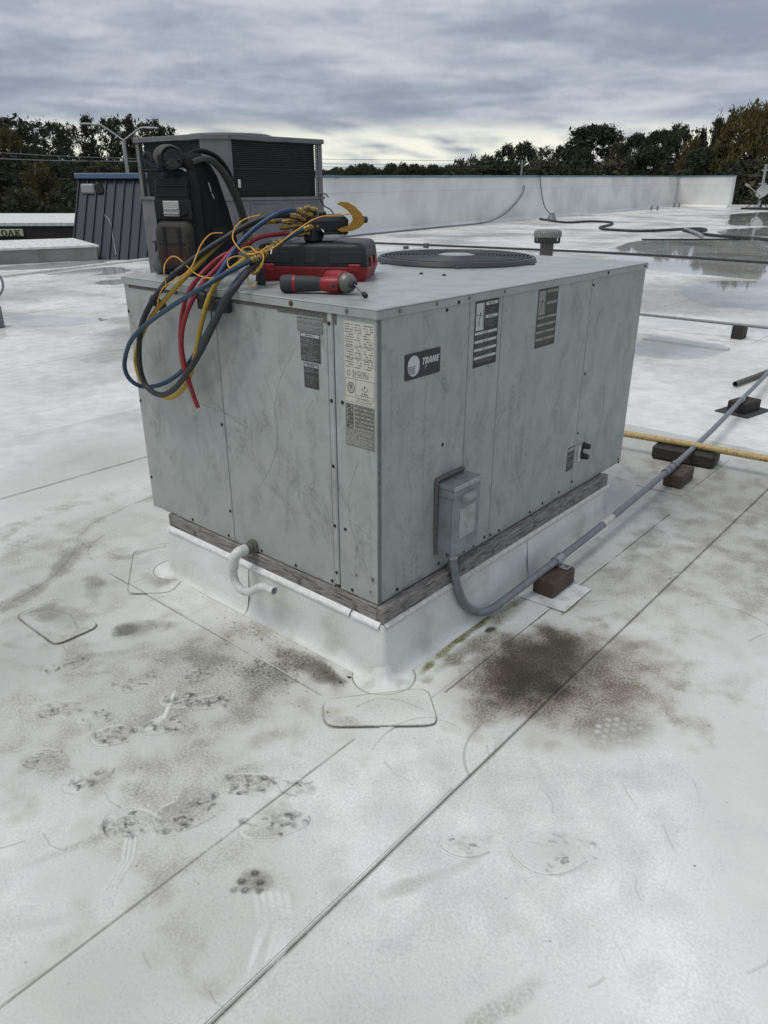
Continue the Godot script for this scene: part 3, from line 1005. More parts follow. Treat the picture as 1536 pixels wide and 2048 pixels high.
func dark_label(seed_: int, bg: Color, fg: Color, head: bool, w := 96, h := 128) -> ImageTexture:
	rng.seed = seed_
	var img := Image.create(w, h, false, Image.FORMAT_RGB8)
	img.fill(bg)
	if head:
		img.fill_rect(Rect2i(3, 4, w - 6, 14), fg)
		ink(img, 24, 8, w - 50, 6, bg, 0.95)
	var y := 24 if head else 6
	while y < h - 6:
		ink(img, 4, y, rng.randi_range(int(w * 0.6), w - 8), 2, fg.lerp(bg, rng.randf_range(0.1, 0.5)), 0.75)
		y += rng.randi_range(4, 6)
		if rng.randf() < 0.12:
			img.fill_rect(Rect2i(2, y, w - 4, 2), fg)
			y += 5
	return ImageTexture.create_from_image(img)

func rating_plate() -> ImageTexture:
	rng.seed = 77
	var w := 128
	var h := 416
	var img := Image.create(w, h, false, Image.FORMAT_RGB8)
	var paper := Color(0.74, 0.73, 0.69)
	var dark := Color(0.22, 0.22, 0.215)
	img.fill(paper)
	var y := 8
	while y < 150:
		ink(img, 4, y, 34, 3, dark, 0.85)
		ink(img, 46, y, 28, 3, dark, 0.6)
		ink(img, 84, y, 40, 3, dark, 0.7)
		y += 8
		if rng.randf() < 0.2:
			img.fill_rect(Rect2i(2, y - 3, w - 4, 1), dark)
	for k in 6:
		ink(img, 34, 156 + k * 4, 70, 2, dark, 0.8)
	for a in 40:
		var t := TAU * a / 40
		img.fill_rect(Rect2i(int(16 + cos(t) * 7), int(166 + sin(t) * 8), 2, 2), dark)
		img.fill_rect(Rect2i(int(25 + cos(t) * 15), int(214 + sin(t) * 17), 3, 3), dark)
		img.fill_rect(Rect2i(int(25 + cos(t) * 9), int(214 + sin(t) * 10), 2, 2), dark)
		if t < PI:
			img.fill_rect(Rect2i(int(86 + cos(t) * 13), int(208 + sin(t) * 12), 2, 2), dark)
	img.fill_rect(Rect2i(22, 207, 7, 12), dark)
	img.fill_rect(Rect2i(83, 202, 3, 12), dark)
	img.fill_rect(Rect2i(87, 202, 3, 5), dark)
	ink(img, 74, 226, 26, 4, dark, 1.0)
	ink(img, 70, 233, 34, 3, dark, 0.9)
	for r in [Rect2i(2, 184, 124, 1), Rect2i(2, 244, 124, 1), Rect2i(46, 184, 1, 60), Rect2i(2, 184, 1, 60), Rect2i(125, 184, 1, 60), Rect2i(46, 236, 80, 1), Rect2i(2, 262, 124, 1)]:
		img.fill_rect(r, dark)
	for k in 3:
		ink(img, 50, 246 + k * 5, 70, 2, dark, 0.7)
	# rating table: bands of dark cells
	img.fill_rect(Rect2i(0, 268, w, h - 268), Color(0.46, 0.46, 0.44))
	for k in 6:
		img.fill_rect(Rect2i(3, 272 + k * 14, 32, 10), Color(0.30, 0.30, 0.29))
		ink(img, 5, 275 + k * 14, 28, 3, paper, 0.8)
		for q in 6:
			ink(img, 42 + q * 14, 273 + k * 14, 11, 4, Color(0.28, 0.28, 0.27), 0.9)
			ink(img, 42 + q * 14, 279 + k * 14, 11, 3, paper, 0.6)
	img.fill_rect(Rect2i(37, 270, 2, 86), paper)
	y = 360
	while y < h - 4:
		ink(img, 4, y, rng.randi_range(60, 120), 2, Color(0.66, 0.655, 0.62), 0.8)
		y += 4
	return ImageTexture.create_from_image(img)

func sticker(called: String, tex: Texture2D, a: Vector3, across: Vector3, down: Vector3, parent: Node, rough := 0.55) -> void:
	# a thin printed sheet: a is its upper left corner; it stands 0.8 mm proud of what it sticks to
	var n := down.cross(across).normalized()
	var b := MB.new()
	var o := a + n * 0.0008
	b.face([o, o + across, o + across + down, o + down], n, [V2(0, 0), V2(1, 0), V2(1, 1), V2(0, 1)])
	for e in [[o, o + across], [o + across, o + across + down], [o + across + down, o + down], [o + down, o]]:
		b.auto([e[0], e[1], e[1] - n * 0.0008, e[0] - n * 0.0008], a + (across + down) * 0.5)
	var m := StandardMaterial3D.new()
	m.albedo_texture = tex
	m.roughness = rough
	m.texture_repeat = false
	obj(called, b, m, parent)

var screw_mesh: ArrayMesh
var washer_mesh: ArrayMesh

func screw(parent: Node, at: Vector3, n: Vector3, m: Material, k := 1.0, washer := false) -> void:
	obj("screw", washer_mesh if washer else screw_mesh, m, parent, Transform3D(basis_to(n) * Basis.from_scale(Vector3.ONE * k), at))

# ------------------------------------------------------------------ wear on the unit's two faces: wipes, runs, dabs and scratches
# s runs along the faces: x on the long face, 1.82 - z on the short one; 660 pixels to the metre
var pt: PackedByteArray

func wear(pts: Array, w: float, col: Array, k: float, ragged := 0.7) -> void:
	var q := PackedVector2Array()
	var lo := V2(1e9, 1e9)
	var hi := -lo
	for p in pts:
		var t := V2(p.x * 660.0, 1023.0 - p.y * 660.0)
		q.append(t)
		lo = lo.min(t)
		hi = hi.max(t)
	var r := maxf(w * 330.0, 0.6)
	for j in range(maxi(0, int(lo.y - r - 1)), mini(1024, int(hi.y + r + 2))):
		for i in range(maxi(0, int(lo.x - r - 1)), mini(2048, int(hi.x + r + 2))):
			var p := Vector2(i, j)
			var d := 1e9
			for n in q.size() - 1:
				d = minf(d, Geometry2D.get_closest_point_to_segment(p, q[n], q[n + 1]).distance_squared_to(p))
			var e := clampf((r + 0.5 - sqrt(d)) / maxf(1.0, r * 0.8), 0.0, 1.0)
			if e <= 0.0:
				continue
			var m := nm[((j * 2) & 1023) * 1024 + ((i * 2) & 1023)] / 255.0
			var c := nc[(j & 1023) * 1024 + (i & 1023)] / 255.0
			e = clampf(k * e * (1.0 - ragged + ragged * clampf((m - 0.38) * 4.0 + (c - 0.5) * 2.0, 0.0, 1.3)), 0.0, 1.0)
			var at := (j * 2048 + i) * 4
			var old := pt[at + 3] / 255.0
			var now := old + e * (1.0 - old)
			if now > 0.002:
				var t := e / now
				pt[at] = int(lerpf(pt[at], col[0], t))
				pt[at + 1] = int(lerpf(pt[at + 1], col[1], t))
				pt[at + 2] = int(lerpf(pt[at + 2], col[2], t))
			pt[at + 3] = int(now * 255.0)

func bake_wear() -> void:
	pt.resize(2048 * 1024 * 4)
	pt.fill(0)
	rng.seed = 21
	var dark := [104, 109, 104]
	var pale := [176, 181, 177]
	for n in 170:      # cloth and glove wipes: a few parallel hairs
		var c := V2(rng.randf_range(0.0, 3.06), rng.randf_range(0.28, 1.12))
		var d := Vector2.from_angle(PI / 2 + rng.randf_range(-0.8, 0.8)) * rng.randf_range(0.04, 0.20)
		var bend := d.orthogonal() * rng.randf_range(-0.35, 0.35)
		var o := d.orthogonal().normalized()
		var col: Array = dark if rng.randf() < 0.7 else pale
		for h in rng.randi_range(2, 6):
			var s := o * h * rng.randf_range(0.005, 0.009)
			mark_wear_arc(c + s * 1.5, d, bend, rng.randf_range(0.007, 0.020), col, rng.randf_range(0.08, 0.26))
	for n in 120:       # dabs where the chalk was rubbed off
		var c := V2(rng.randf_range(0.0, 3.06), rng.randf_range(0.28, 1.12))
		var d := V2(rng.randf_range(-0.02, 0.02), rng.randf_range(0.02, 0.09))
		wear([c, c + d, c + d * 1.4 + V2(rng.randf_range(-0.02, 0.02), 0)], rng.randf_range(0.014, 0.055), dark, rng.randf_range(0.14, 0.36), 0.7)
	for n in 70:       # runs
		var c := V2(rng.randf_range(0.0, 3.06), rng.randf_range(0.5, 1.13))
		wear([c, c - V2(rng.randf_range(-0.006, 0.006), rng.randf_range(0.08, 0.45))], rng.randf_range(0.003, 0.012), dark if rng.randf() < 0.7 else pale, rng.randf_range(0.12, 0.34), 0.8)
	for n in 16:       # scratches
		var c := V2(rng.randf_range(0.0, 3.06), rng.randf_range(0.3, 1.1))
		var d := Vector2.from_angle(rng.randf() * TAU) * rng.randf_range(0.05, 0.28)
		mark_wear_arc(c, d, d.orthogonal() * rng.randf_range(-0.4, 0.4), 0.0022, dark if rng.randf() < 0.5 else pale, rng.randf_range(0.3, 0.6))
	# brown water stains low on the long face, grime over the bottom edge, smears by the plates
	for q in [[0.20, 0.42, 0.275, 0.030, 0.42], [0.225, 0.37, 0.27, 0.02, 0.45], [0.13, 0.36, 0.27, 0.018, 0.3], [0.09, 0.33, 0.27, 0.02, 0.28], [0.17, 0.34, 0.27, 0.016, 0.3], [0.30, 0.34, 0.27, 0.012, 0.4], [0.50, 0.33, 0.27, 0.012, 0.3]]:
		wear([V2(q[0], q[1]), V2(q[0] + 0.004, q[2])], q[3], [108, 103, 90], q[4], 0.9)
	for n in 60:
		var s := rng.randf_range(0.0, 3.06)
		wear([V2(s, 0.262), V2(s + rng.randf_range(0.02, 0.09), 0.264)], rng.randf_range(0.008, 0.03), [104, 104, 96], rng.randf_range(0.15, 0.4), 1.0)
	wear([V2(0.03, 1.06), V2(0.06, 1.045), V2(0.055, 1.03)], 0.03, [118, 117, 108], 0.6, 0.5)
	wear([V2(1.86, 1.09), V2(1.87, 1.0), V2(1.865, 0.93)], 0.014, [150, 146, 130], 0.3, 0.8)
	for q in [[2.15, 1.02, 0.10, -0.32, 0.05], [2.30, 0.92, 0.06, -0.40, -0.08], [2.62, 0.80, -0.22, -0.08, 0.03], [2.66, 0.76, -0.26, -0.02, -0.03], [1.90, 0.72, -0.03, -0.35, 0.06]]:
		mark_wear_arc(V2(q[0], q[1]), V2(q[2], q[3]), V2(q[4], 0.0), 0.006, dark, 0.5)

func mark_wear_arc(c: Vector2, d: Vector2, bend: Vector2, w: float, col: Array, k: float) -> void:
	var pts := []
	for n in 6:
		var t := n / 5.0
		pts.append(c + d * t + bend * sin(t * PI))
	wear(pts, w, col, k, 0.55)

func panel(parent: Node, lo: Vector3, hi: Vector3) -> MeshInstance3D:
	var b := MB.new()
	b.span(lo, hi, 0.0022)
	return obj("panel", worn(b), M.paint_worn, parent)

func worn(b: MB) -> MB:
	for k in b.v.size():
		var s: float = 1.82 - b.v[k].z if absf(b.n[k].x) > 0.6 else b.v[k].x
		b.uv2[k] = V2(s * 660.0 / 2048.0, 1.0 - b.v[k].y * 660.0 / 1024.0)
	return b

func build_unit() -> void:
	var sb := MB.new()
	sb.lathe(Transform3D(), [V2(0.0092, 0.0), V2(0.0092, 0.0012), V2(0.0055, 0.0016), V2(0.0055, 0.0045), V2(0.0045, 0.0056), V2(0.0, 0.0058)], 10)
	screw_mesh = sb.mesh()
	var wb := MB.new()
	wb.lathe(Transform3D(), [V2(0.0125, 0.0), V2(0.0125, 0.0016), V2(0.0105, 0.0022), V2(0.006, 0.0022), V2(0.006, 0.007), V2(0.0, 0.0075)], 12)
	washer_mesh = wb.mesh()

	var u := thing("packaged_air_conditioner", "weathered grey-green packaged air conditioner on a white curb, tools lying on it", "air conditioner", V(LEN / 2, BOT, -WID / 2))
	bake_wear()
	var pw: StandardMaterial3D = M.paint.duplicate()
	pw.detail_enabled = true
	pw.detail_albedo = ImageTexture.create_from_image(Image.create_from_data(2048, 1024, false, Image.FORMAT_RGBA8, pt))
	pw.detail_blend_mode = BaseMaterial3D.BLEND_MODE_MIX
	pw.detail_uv_layer = BaseMaterial3D.DETAIL_UV_2
	M.paint_worn = pw
	# core and base pan
	var b := MB.new()
	b.span(V(0.02, BOT + 0.004, -WID + 0.02), V(LEN - 0.02, TOP - 0.012, -0.02))
	obj("core", b, M.inner, u)
	b = MB.new()
	b.span(V(0.012, BOT - 0.002, -WID + 0.012), V(LEN - 0.012, BOT + 0.003, -0.012))
	obj("base_pan", b, M.sealant, u)
	# panels: short face (x = 0), long face (z = 0), and the two at the back
	var y0 := BOT
	var y1 := TOP - 0.012
	var i := 0.006
	for q in [[-WID + i, -0.7075], [-0.7045, -0.1945], [-0.1675, -i - 0.0005]]:
		panel(u, V(i, y0, q[0]), V(0.022, y1, q[1]))
	b = MB.new()
	b.span(V(0.0035, y0 + 0.012, -0.1925), V(0.022, y1, -0.1705), 0.003)
	obj("panel_flange", worn(b), M.paint_worn, u)
	for q in [[i + 0.0175, 0.4405], [0.4435, 0.6265], [0.6295, 1.2640], [1.2670, LEN - i]]:
		panel(u, V(q[0], y0 + (0.0 if q[0] > 0.02 else 0.0), -0.022), V(q[1], y1, -i))
	# the long face's corner post wraps round the edge
	b = MB.new()
	b.span(V(i, y0, -0.0055), V(i + 0.017, y1, -i + 0.0005), 0.0015)
	obj("corner_post", worn(b), M.paint_worn, u)
	panel(u, V(LEN - 0.022, y0, -WID + i), V(LEN - i, y1, -0.023))
	panel(u, V(0.023, y0, -WID + i), V(LEN - 0.023, y1, -WID + 0.022))
	# cap with its turned-down lips
	b = MB.new()
	b.span(V(0, TOP - 0.006, -WID), V(LEN, TOP, 0), 0.0028)
	var cap := obj("top_cap", b, M.cap, u)
	var lip := 0.0265
	for q in [[V(0.0, TOP - lip, -WID), V(0.004, TOP - 0.0055, -0.0022)], [V(0.0015, TOP - lip, -0.004), V(LEN, TOP - 0.0055, 0.0)], [V(LEN - 0.004, TOP - lip, -WID), V(LEN, TOP - 0.0055, -0.0045)], [V(0.0045, TOP - lip, -WID), V(LEN - 0.0045, TOP - 0.0055, -WID + 0.004)]]:
		b = MB.new()
		b.span(q[0], q[1], 0.001)
		obj("lip", b, M.cap, cap)
	for q in [[0.760, -0.447], [0.774, -0.353]]:
		screw(u, V(q[0], TOP, q[1]), Vector3.UP, M.screw_black, 1.0)
	# screws of the long face (x, y) and the short face (z, y)
	for q in [[0.321, 1.128], [0.321, 0.710], [1.281, 0.768], [1.277, 0.518], [1.274, 1.115], [1.270, 0.303], [1.158, 0.289], [1.023, 0.283], [0.923, 0.276], [0.64, 0.277], [0.60, 0.283], [0.53, 0.272], [0.47, 0.274], [0.10, 0.278], [0.320, 0.285], [1.735, 0.280], [1.742, 0.262], [0.7, 0.274]]:
		screw(u, V(q[0], q[1], -i), Vector3.BACK, M.screw_black, 0.66)
	for q in [[0.095, 1.152], [0.263, 1.153], [0.427, 1.153], [0.627, 1.153]]:
		screw(u, V(q[0], q[1], 0.0), Vector3.BACK, M.screw_grey, 0.7)
	for q in [[1.382, 1.153], [1.733, 1.153], [0.372, 1.146]]:
		screw(u, V(q[0], q[1], 0.0), Vector3.BACK, M.screw_black, 0.66)
	for q in [[-0.183, 1.110], [-0.182, 0.887], [-0.182, 0.683], [-0.183, 0.483], [-0.181, 0.317]]:
		screw(u, V(0.0035, q[1], q[0]), Vector3.LEFT, M.screw_black, 0.66)
	for q in [[-0.140, 0.889], [-0.140, 0.483], [-0.205, 0.277], [-0.115, 0.276], [-0.379, 0.274], [-0.556, 0.272], [-0.722, 0.707], [-0.718, 0.381], [-0.741, 0.275], [-0.962, 0.276], [-1.222, 1.042], [-1.222, 0.704], [-1.218, 0.389]]:
		screw(u, V(i, q[1], q[0]), Vector3.LEFT, M.screw_black, 0.66)
	screw(u, V(0.0, 1.152, -0.333), Vector3.LEFT, M.screw_rust, 0.95)
	screw(u, V(0.0, 1.152, -0.111), Vector3.LEFT, M.screw_grey, 0.8)
	# caulk smear under the cap and in the panel seam
	for q in [[-0.62, -0.402, 0.012], [-0.40, -0.212, 0.018], [-0.21, -0.155, 0.03], [-1.2, -0.9, 0.012]]:
		b = MB.new()
		b.span(V(0.0042, TOP - lip - q[2], q[0]), V(0.008, TOP - lip + 0.002, q[1]), 0.001)
		obj("caulk", b, M.sealant, u)
	# small cover plate low on the short face
	b = MB.new()
	b.slab(Transform3D(Basis(Vector3(0, 1, 0), Vector3(-1, 0, 0), Vector3(0, 0, 1)), V(i, 0.325, -0.065)), rounded([V2(-0.035, -0.04), V2(0.035, -0.035), V2(0.03, 0.0), V2(-0.03, 0.045), V2(-0.045, 0.035)], 0.012), 0.0015, 0.0005)
	obj("cover_plate", b, M.paint, u)
	for q in [[-0.095, 0.338], [-0.035, 0.30], [-0.028, 0.345]]:
		screw(u, V(i, q[1], q[0]), Vector3.LEFT, M.screw_grey, 0.8)
	# stickers
	rng.seed = 5
	sticker("warning_label", warning_label(false), V(0.470, 1.136, -i), V(0.135, 0, 0), V(0, -0.208, 0), u)
	sticker("warning_label", warning_label(true), V(0.856, 1.136, -i), V(0.141, 0, 0), V(0, -0.204, 0), u)
	sticker("port_label", dark_label(8, Color(0.24, 0.245, 0.24), Color(0.62, 0.63, 0.62), true, 48, 96), V(1.203, 0.470, -i), V(0.058, 0, 0), V(0, -0.104, 0), u)
	sticker("caution_label", dark_label(9, Color(0.42, 0.43, 0.42), Color(0.62, 0.63, 0.61), false, 128, 64), V(i, 1.117, -0.317), V(0, 0, 0.106), V(0, -0.042, 0), u)
	sticker("caution_label", dark_label(10, Color(0.25, 0.255, 0.25), Color(0.66, 0.67, 0.66), true), V(i, 1.073, -0.306), V(0, 0, 0.083), V(0, -0.084, 0), u)
	sticker("caution_label", dark_label(12, Color(0.20, 0.205, 0.20), Color(0.60, 0.61, 0.60), true), V(i, 0.984, -0.296), V(0, 0, 0.062), V(0, -0.074, 0), u)
	sticker("rating_plate", rating_plate(), V(i, 1.125, -0.127), V(0, 0, 0.112), V(0, -0.360, 0), u)
	# maker's plate
	b = MB.new()
	b.slab(Transform3D(Basis(Vector3(1, 0, 0), Vector3(0, 0, 1), Vector3(0, -1, 0)), V(0.2085, 0.9875, -i)), round_rect(0.167, 0.0755, 0.003, 2), 0.003, 0.0008)
	var plate := obj("logo_plate", b, M.logo, u)
	b = MB.new()
	b.slab(Transform3D(Basis(Vector3(1, 0, 0), Vector3(0, 0, 1), Vector3(0, -1, 0)), V(0.163, 0.9885, -i + 0.003)), round_rect(0.054, 0.060, 0.0265, 8), 0.0006)
	obj("emblem_disc", b, M.logo_white, plate)
	b = MB.new()
	for k in 5:
		var yy := 0.9655 + k * 0.0052
		var half := 0.026 * sqrt(maxf(0.0, 1.0 - pow((yy - 0.9885) / 0.030, 2)))
		b.span(V(0.163 - half, yy, -i + 0.0036), V(0.163 + half * 0.25, yy + 0.0017, -i + 0.0042))
	obj("emblem_stripes", b, M.logo, plate)
	var tm := TextMesh.new()
	tm.text = "TRANE"
	var font := SystemFont.new()
	font.font_names = PackedStringArray(["Droid Sans"])
	font.font_weight = 700
	var bold := FontVariation.new()
	bold.base_font = font
	bold.variation_embolden = 0.7
	tm.font = bold
	tm.font_size = 64
	tm.pixel_size = 0.0004
	tm.depth = 0.0006
	var lt := obj("lettering", tm, M.logo_white, plate, Transform3D(Basis(Vector3(0.98, 0, 0), Vector3(0.28, 1.0, 0), Vector3(0, 0, 1)), V(0.2425, 0.995, -i + 0.0034)))
	b = MB.new()
	b.auto([V(0.2195, 0.9835, -i + 0.0036), V(0.2235, 0.9835, -i + 0.0036), V(0.2155, 0.968, -i + 0.0036)], V(0.22, 0.98, -1.0))
	obj("letter_tail", b, M.logo_white, plate)
	# service ports
	b = MB.new()
	b.span(V(1.305, 0.385, -i), V(1.318, 0.455, -i + 0.002), 0.0005)
	obj("port_plate", b, M.alu, u)
	for q in [[1.346, 0.447], [1.341, 0.402]]:
		b = MB.new()
		b.lathe(Transform3D(basis_to(Vector3.BACK), V(q[0], q[1], -i)), [V2(0.016, 0.0), V2(0.016, 0.004), V2(0.0125, 0.005), V2(0.0125, 0.026), V2(0.010, 0.030), V2(0.0, 0.030)], 14)
		obj("port_cap", b, M.grip, u)
	for q in [[1.335, 0.427], [1.322, 0.420]]:
		screw(u, V(q[0], q[1], -i), Vector3.BACK, M.screw_black, 0.9)
	# condenser fan guard on top
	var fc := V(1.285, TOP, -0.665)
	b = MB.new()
	b.lathe(Transform3D(Basis(), fc), [V2(0.345, 0.0), V2(0.345, 0.006), V2(0.338, 0.020), V2(0.330, 0.022), V2(0.326, 0.018), V2(0.326, 0.0025), V2(0.0, 0.0025)], 56)  # flat dark disc inside the rim stands in for the shaded fan opening
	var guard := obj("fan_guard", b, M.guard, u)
	for k in 15:
		var r := 0.085 + k * 0.0165
		var ring := []
		for a in 49:
			ring.append(fc + V(cos(TAU * a / 48) * r, 0.022 + 0.004 * (1.0 - r / 0.33), sin(TAU * a / 48) * r))
		b = MB.new()
		b.tube(ring, 0.0026, 5, false)
		obj("guard_ring", b, M.guard, guard)
	for k in 8:
		var a := TAU * k / 8 + 0.2
		b = MB.new()
		b.tube([fc + V(cos(a) * 0.05, 0.0195, sin(a) * 0.05), fc + V(cos(a) * 0.332, 0.0165, sin(a) * 0.332)], 0.003, 5)
		obj("spoke", b, M.guard, guard)
	for k in 6:
		var a := TAU * k / 6 + 0.4
		b = MB.new()
		b.span(fc + V(cos(a) * 0.352 - 0.012, 0.0, sin(a) * 0.352 - 0.012), fc + V(cos(a) * 0.352 + 0.012, 0.005, sin(a) * 0.352 + 0.012), 0.001)
		obj("guard_tab", b, M.guard, guard)
	b = MB.new()
	b.lathe(Transform3D(Basis(), fc + V(0, 0.021, 0)), [V2(0.078, 0.0), V2(0.078, 0.004), V2(0.06, 0.008), V2(0.0, 0.0095)], 28)
	obj("hub", b, M.hub, guard)

	build_curb()
	build_disconnect()

func curb_ring(off: float, y: float) -> Array:
	# outline of the curb, pushed out by off
	var x0 := 0.0 - off
	var x1 := 1.575 + off
	var z0 := -1.122 - off
	var z1 := 0.022 + off
	var r := 0.012 + off * 0.7
	var out := []
	for q in [[x1 - r, z1 - r, 0.0], [x0 + r, z1 - r, PI / 2], [x0 + r, z0 + r, PI], [x1 - r, z0 + r, PI * 1.5]]:
		for k in 6:
			var a: float = q[2] + PI / 2 * k / 5.0
			out.append(V(q[0] + cos(a) * r, y, q[1] + sin(a) * r))
	# finer along the sides so the film can sag a little
	var fine := []
	for k in out.size():
		var p: Vector3 = out[k]
		var q: Vector3 = out[(k + 1) % out.size()]
		var cnt := 14 if p.distance_to(q) > 0.3 else 1
		for j in cnt:
			fine.append(p.lerp(q, float(j) / cnt))
	return fine

func build_curb() -> void:
	var u := thing("roof_curb", "white membrane-clad curb with weathered grey timber top under the air conditioner", "roof curb", V(0.79, 0, -0.55))
	var n := noise(2.2, 91, 3)
	var rings := []
	for q in [[0.048, 0.0070], [0.038, 0.0105], [0.030, 0.018], [0.023, 0.034], [0.018, 0.060], [0.013, 0.10], [0.009, 0.15], [0.005, 0.199]]:
		var ring := curb_ring(q[0], q[1])
		if q[1] > 0.02 and q[1] < 0.19:
			for k in ring.size():
				var p: Vector3 = ring[k]
				var o := (p - V(0.79, p.y, -0.55))
				o = o.normalized() * n.get_noise_3d(p.x * 1.0, p.y * 4.0, p.z * 1.0) * 0.011
				ring[k] = p + o
		rings.append(ring)
	var b := MB.new()
	b.loft(rings, true, false, true)
	obj("flashing", b, M.film, u)
	# skirt of flashing welded onto the roof round the foot
	for q in [[V2(-0.19, -1.30), V2(0.02, 0.205)], [V2(0.02, 0.0), V2(1.78, 0.205)]]:
		var a: Vector2 = q[0]
		var c: Vector2 = q[1]
		b = MB.new()
		var y := 0.0066
		var pts := [V(a.x, y, a.y), V(c.x, y, a.y), V(c.x, y, c.y), V(a.x, y, c.y)]
		for p in pts:
			b.add(p, Vector3.UP, V2((p.x - RX) / RS, (p.z - RZ) / RS), V2(p.x / 23.0, p.z / 23.0))
		b.tri(0, 1, 2)
		b.tri(0, 2, 3)
		for e in [[0, 1], [1, 2], [2, 3], [3, 0]]:
			b.auto([pts[e[0]], pts[e[1]], pts[e[1]] - V(0, y - 0.001, 0), pts[e[0]] - V(0, y - 0.001, 0)], V((a.x + c.x) / 2, 0, (a.y + c.y) / 2))
		obj("flashing_skirt", b, M.roof_near, u)
	# pleated boots at the corners
	for q in [[0.004, 0.018, 1.0], [0.002, -1.115, 0.9]]:
		b = MB.new()
		var br := []
		for w in [[0.098, 0.0068, 0.0], [0.094, 0.0092, 0.0], [0.062, 0.0118, 1.0], [0.044, 0.0185, 1.2], [0.033, 0.034, 1.0], [0.026, 0.055, 0.5], [0.018, 0.074, 0.0]]:
			var ring := []
			for k in 40:
				var a := TAU * k / 40
				var wob: float = 1.0 + 0.035 * sin(a * 9.0 + 1.0) * w[2] + 0.02 * sin(a * 23.0) * w[2]
				ring.append(V(q[0] + cos(a) * w[0] * q[2] * wob, w[1], q[1] + sin(a) * w[0] * q[2] * wob))
			br.append(ring)
		b.loft(br, true, false, true)
		obj("corner_boot", b, M.film_clean, u)
	for q in [[0.86, 0.0, 1], [-0.62, 0.0, 0]]:
		b = MB.new()
		var prof := [[0.0490, 0.0078], [0.0390, 0.0118], [0.0315, 0.0195], [0.0248, 0.036], [0.0205, 0.062], [0.0155, 0.10], [0.0115, 0.15], [0.0075, 0.186]]
		for k in prof.size() - 1:
			var l0: Array = prof[k]
			var l1: Array = prof[k + 1]
			if q[2] == 1:
				b.auto([V(q[0], l0[1], 0.024 + l0[0]), V(q[0] + 0.35, l0[1], 0.024 + l0[0]), V(q[0] + 0.35, l1[1], 0.024 + l1[0]), V(q[0], l1[1], 0.024 + l1[0])], V(0.8, 0.1, -0.5))
			else:
				b.auto([V(-0.002 - l0[0], l0[1], q[0]), V(-0.002 - l0[0], l0[1], q[0] - 0.3), V(-0.002 - l1[0], l1[1], q[0] - 0.3), V(-0.002 - l1[0], l1[1], q[0])], V(0.8, 0.1, -0.5))
		obj("flashing_lap", b, M.film, u)
	# timber nailers; the grain runs along each board's own x
	for q in [[V(0.7875, 0.2285, 0.009), Basis(), V(1.575, 0.058, 0.030)], [V(0.015, 0.2285, -0.5645), Basis(Vector3.UP, PI / 2), V(1.115, 0.058, 0.030)], [V(0.7875, 0.2285, -1.107), Basis(), V(1.545, 0.058, 0.028)], [V(1.56, 0.2285, -0.55), Basis(Vector3.UP, PI / 2), V(1.085, 0.058, 0.029)]]:
		b = MB.new()
		b.box(Transform3D(), q[2], 0.003)
		obj("nailer_board", b, M.grey_wood, u, Transform3D(q[1], q[0]))
	b = MB.new()
	b.span(V(0.03, 0.2, -1.09), V(1.545, BOT - 0.003, -0.006))
	obj("curb_core", b, M.grey_wood, u)
	# metal edge strips over the film
	for q in [[-1.122, -0.60], [-0.598, -0.114], [-0.106, 0.012]]:
		b = MB.new()
		var za: float = q[0]
		var zb: float = q[1]
		b.auto([V(-0.001, 0.207, za), V(-0.001, 0.207, zb), V(-0.013, 0.195, zb), V(-0.013, 0.195, za)], V(0.1, 0.1, -0.5))
		b.auto([V(-0.013, 0.195, za), V(-0.013, 0.195, zb), V(-0.0135, 0.187, zb), V(-0.0135, 0.187, za)], V(0.1, 0.1, -0.5))
		b.auto([V(-0.0135, 0.187, za), V(-0.0135, 0.187, zb), V(-0.001, 0.186, zb), V(-0.001, 0.186, za)], V(0.1, 0.25, -0.5))
		obj("edge_strip", b, M.alu, u)
	b = MB.new()
	b.auto([V(0.0, 0.206, 0.0245), V(1.585, 0.206, 0.0245), V(1.585, 0.197, 0.0335), V(0.0, 0.197, 0.0335)], V(0.8, 0.1, -0.1))
	b.auto([V(0.0, 0.197, 0.0335), V(1.585, 0.197, 0.0335), V(1.585, 0.184, 0.0325), V(0.0, 0.184, 0.0325)], V(0.8, 0.1, -0.1))
	obj("edge_strip", b, M.caulk, u)
	for q in [0.10, 0.43, 0.62, 0.92, 1.25, 1.49]:
		screw(u, V(q, 0.228, 0.024), Vector3.BACK, M.screw_grey, 0.9, true)
	for q in [-0.10, -0.36, -0.63, -0.95]:
		screw(u, V(0.0, 0.226, q), Vector3.LEFT, M.screw_grey, 0.9, true)

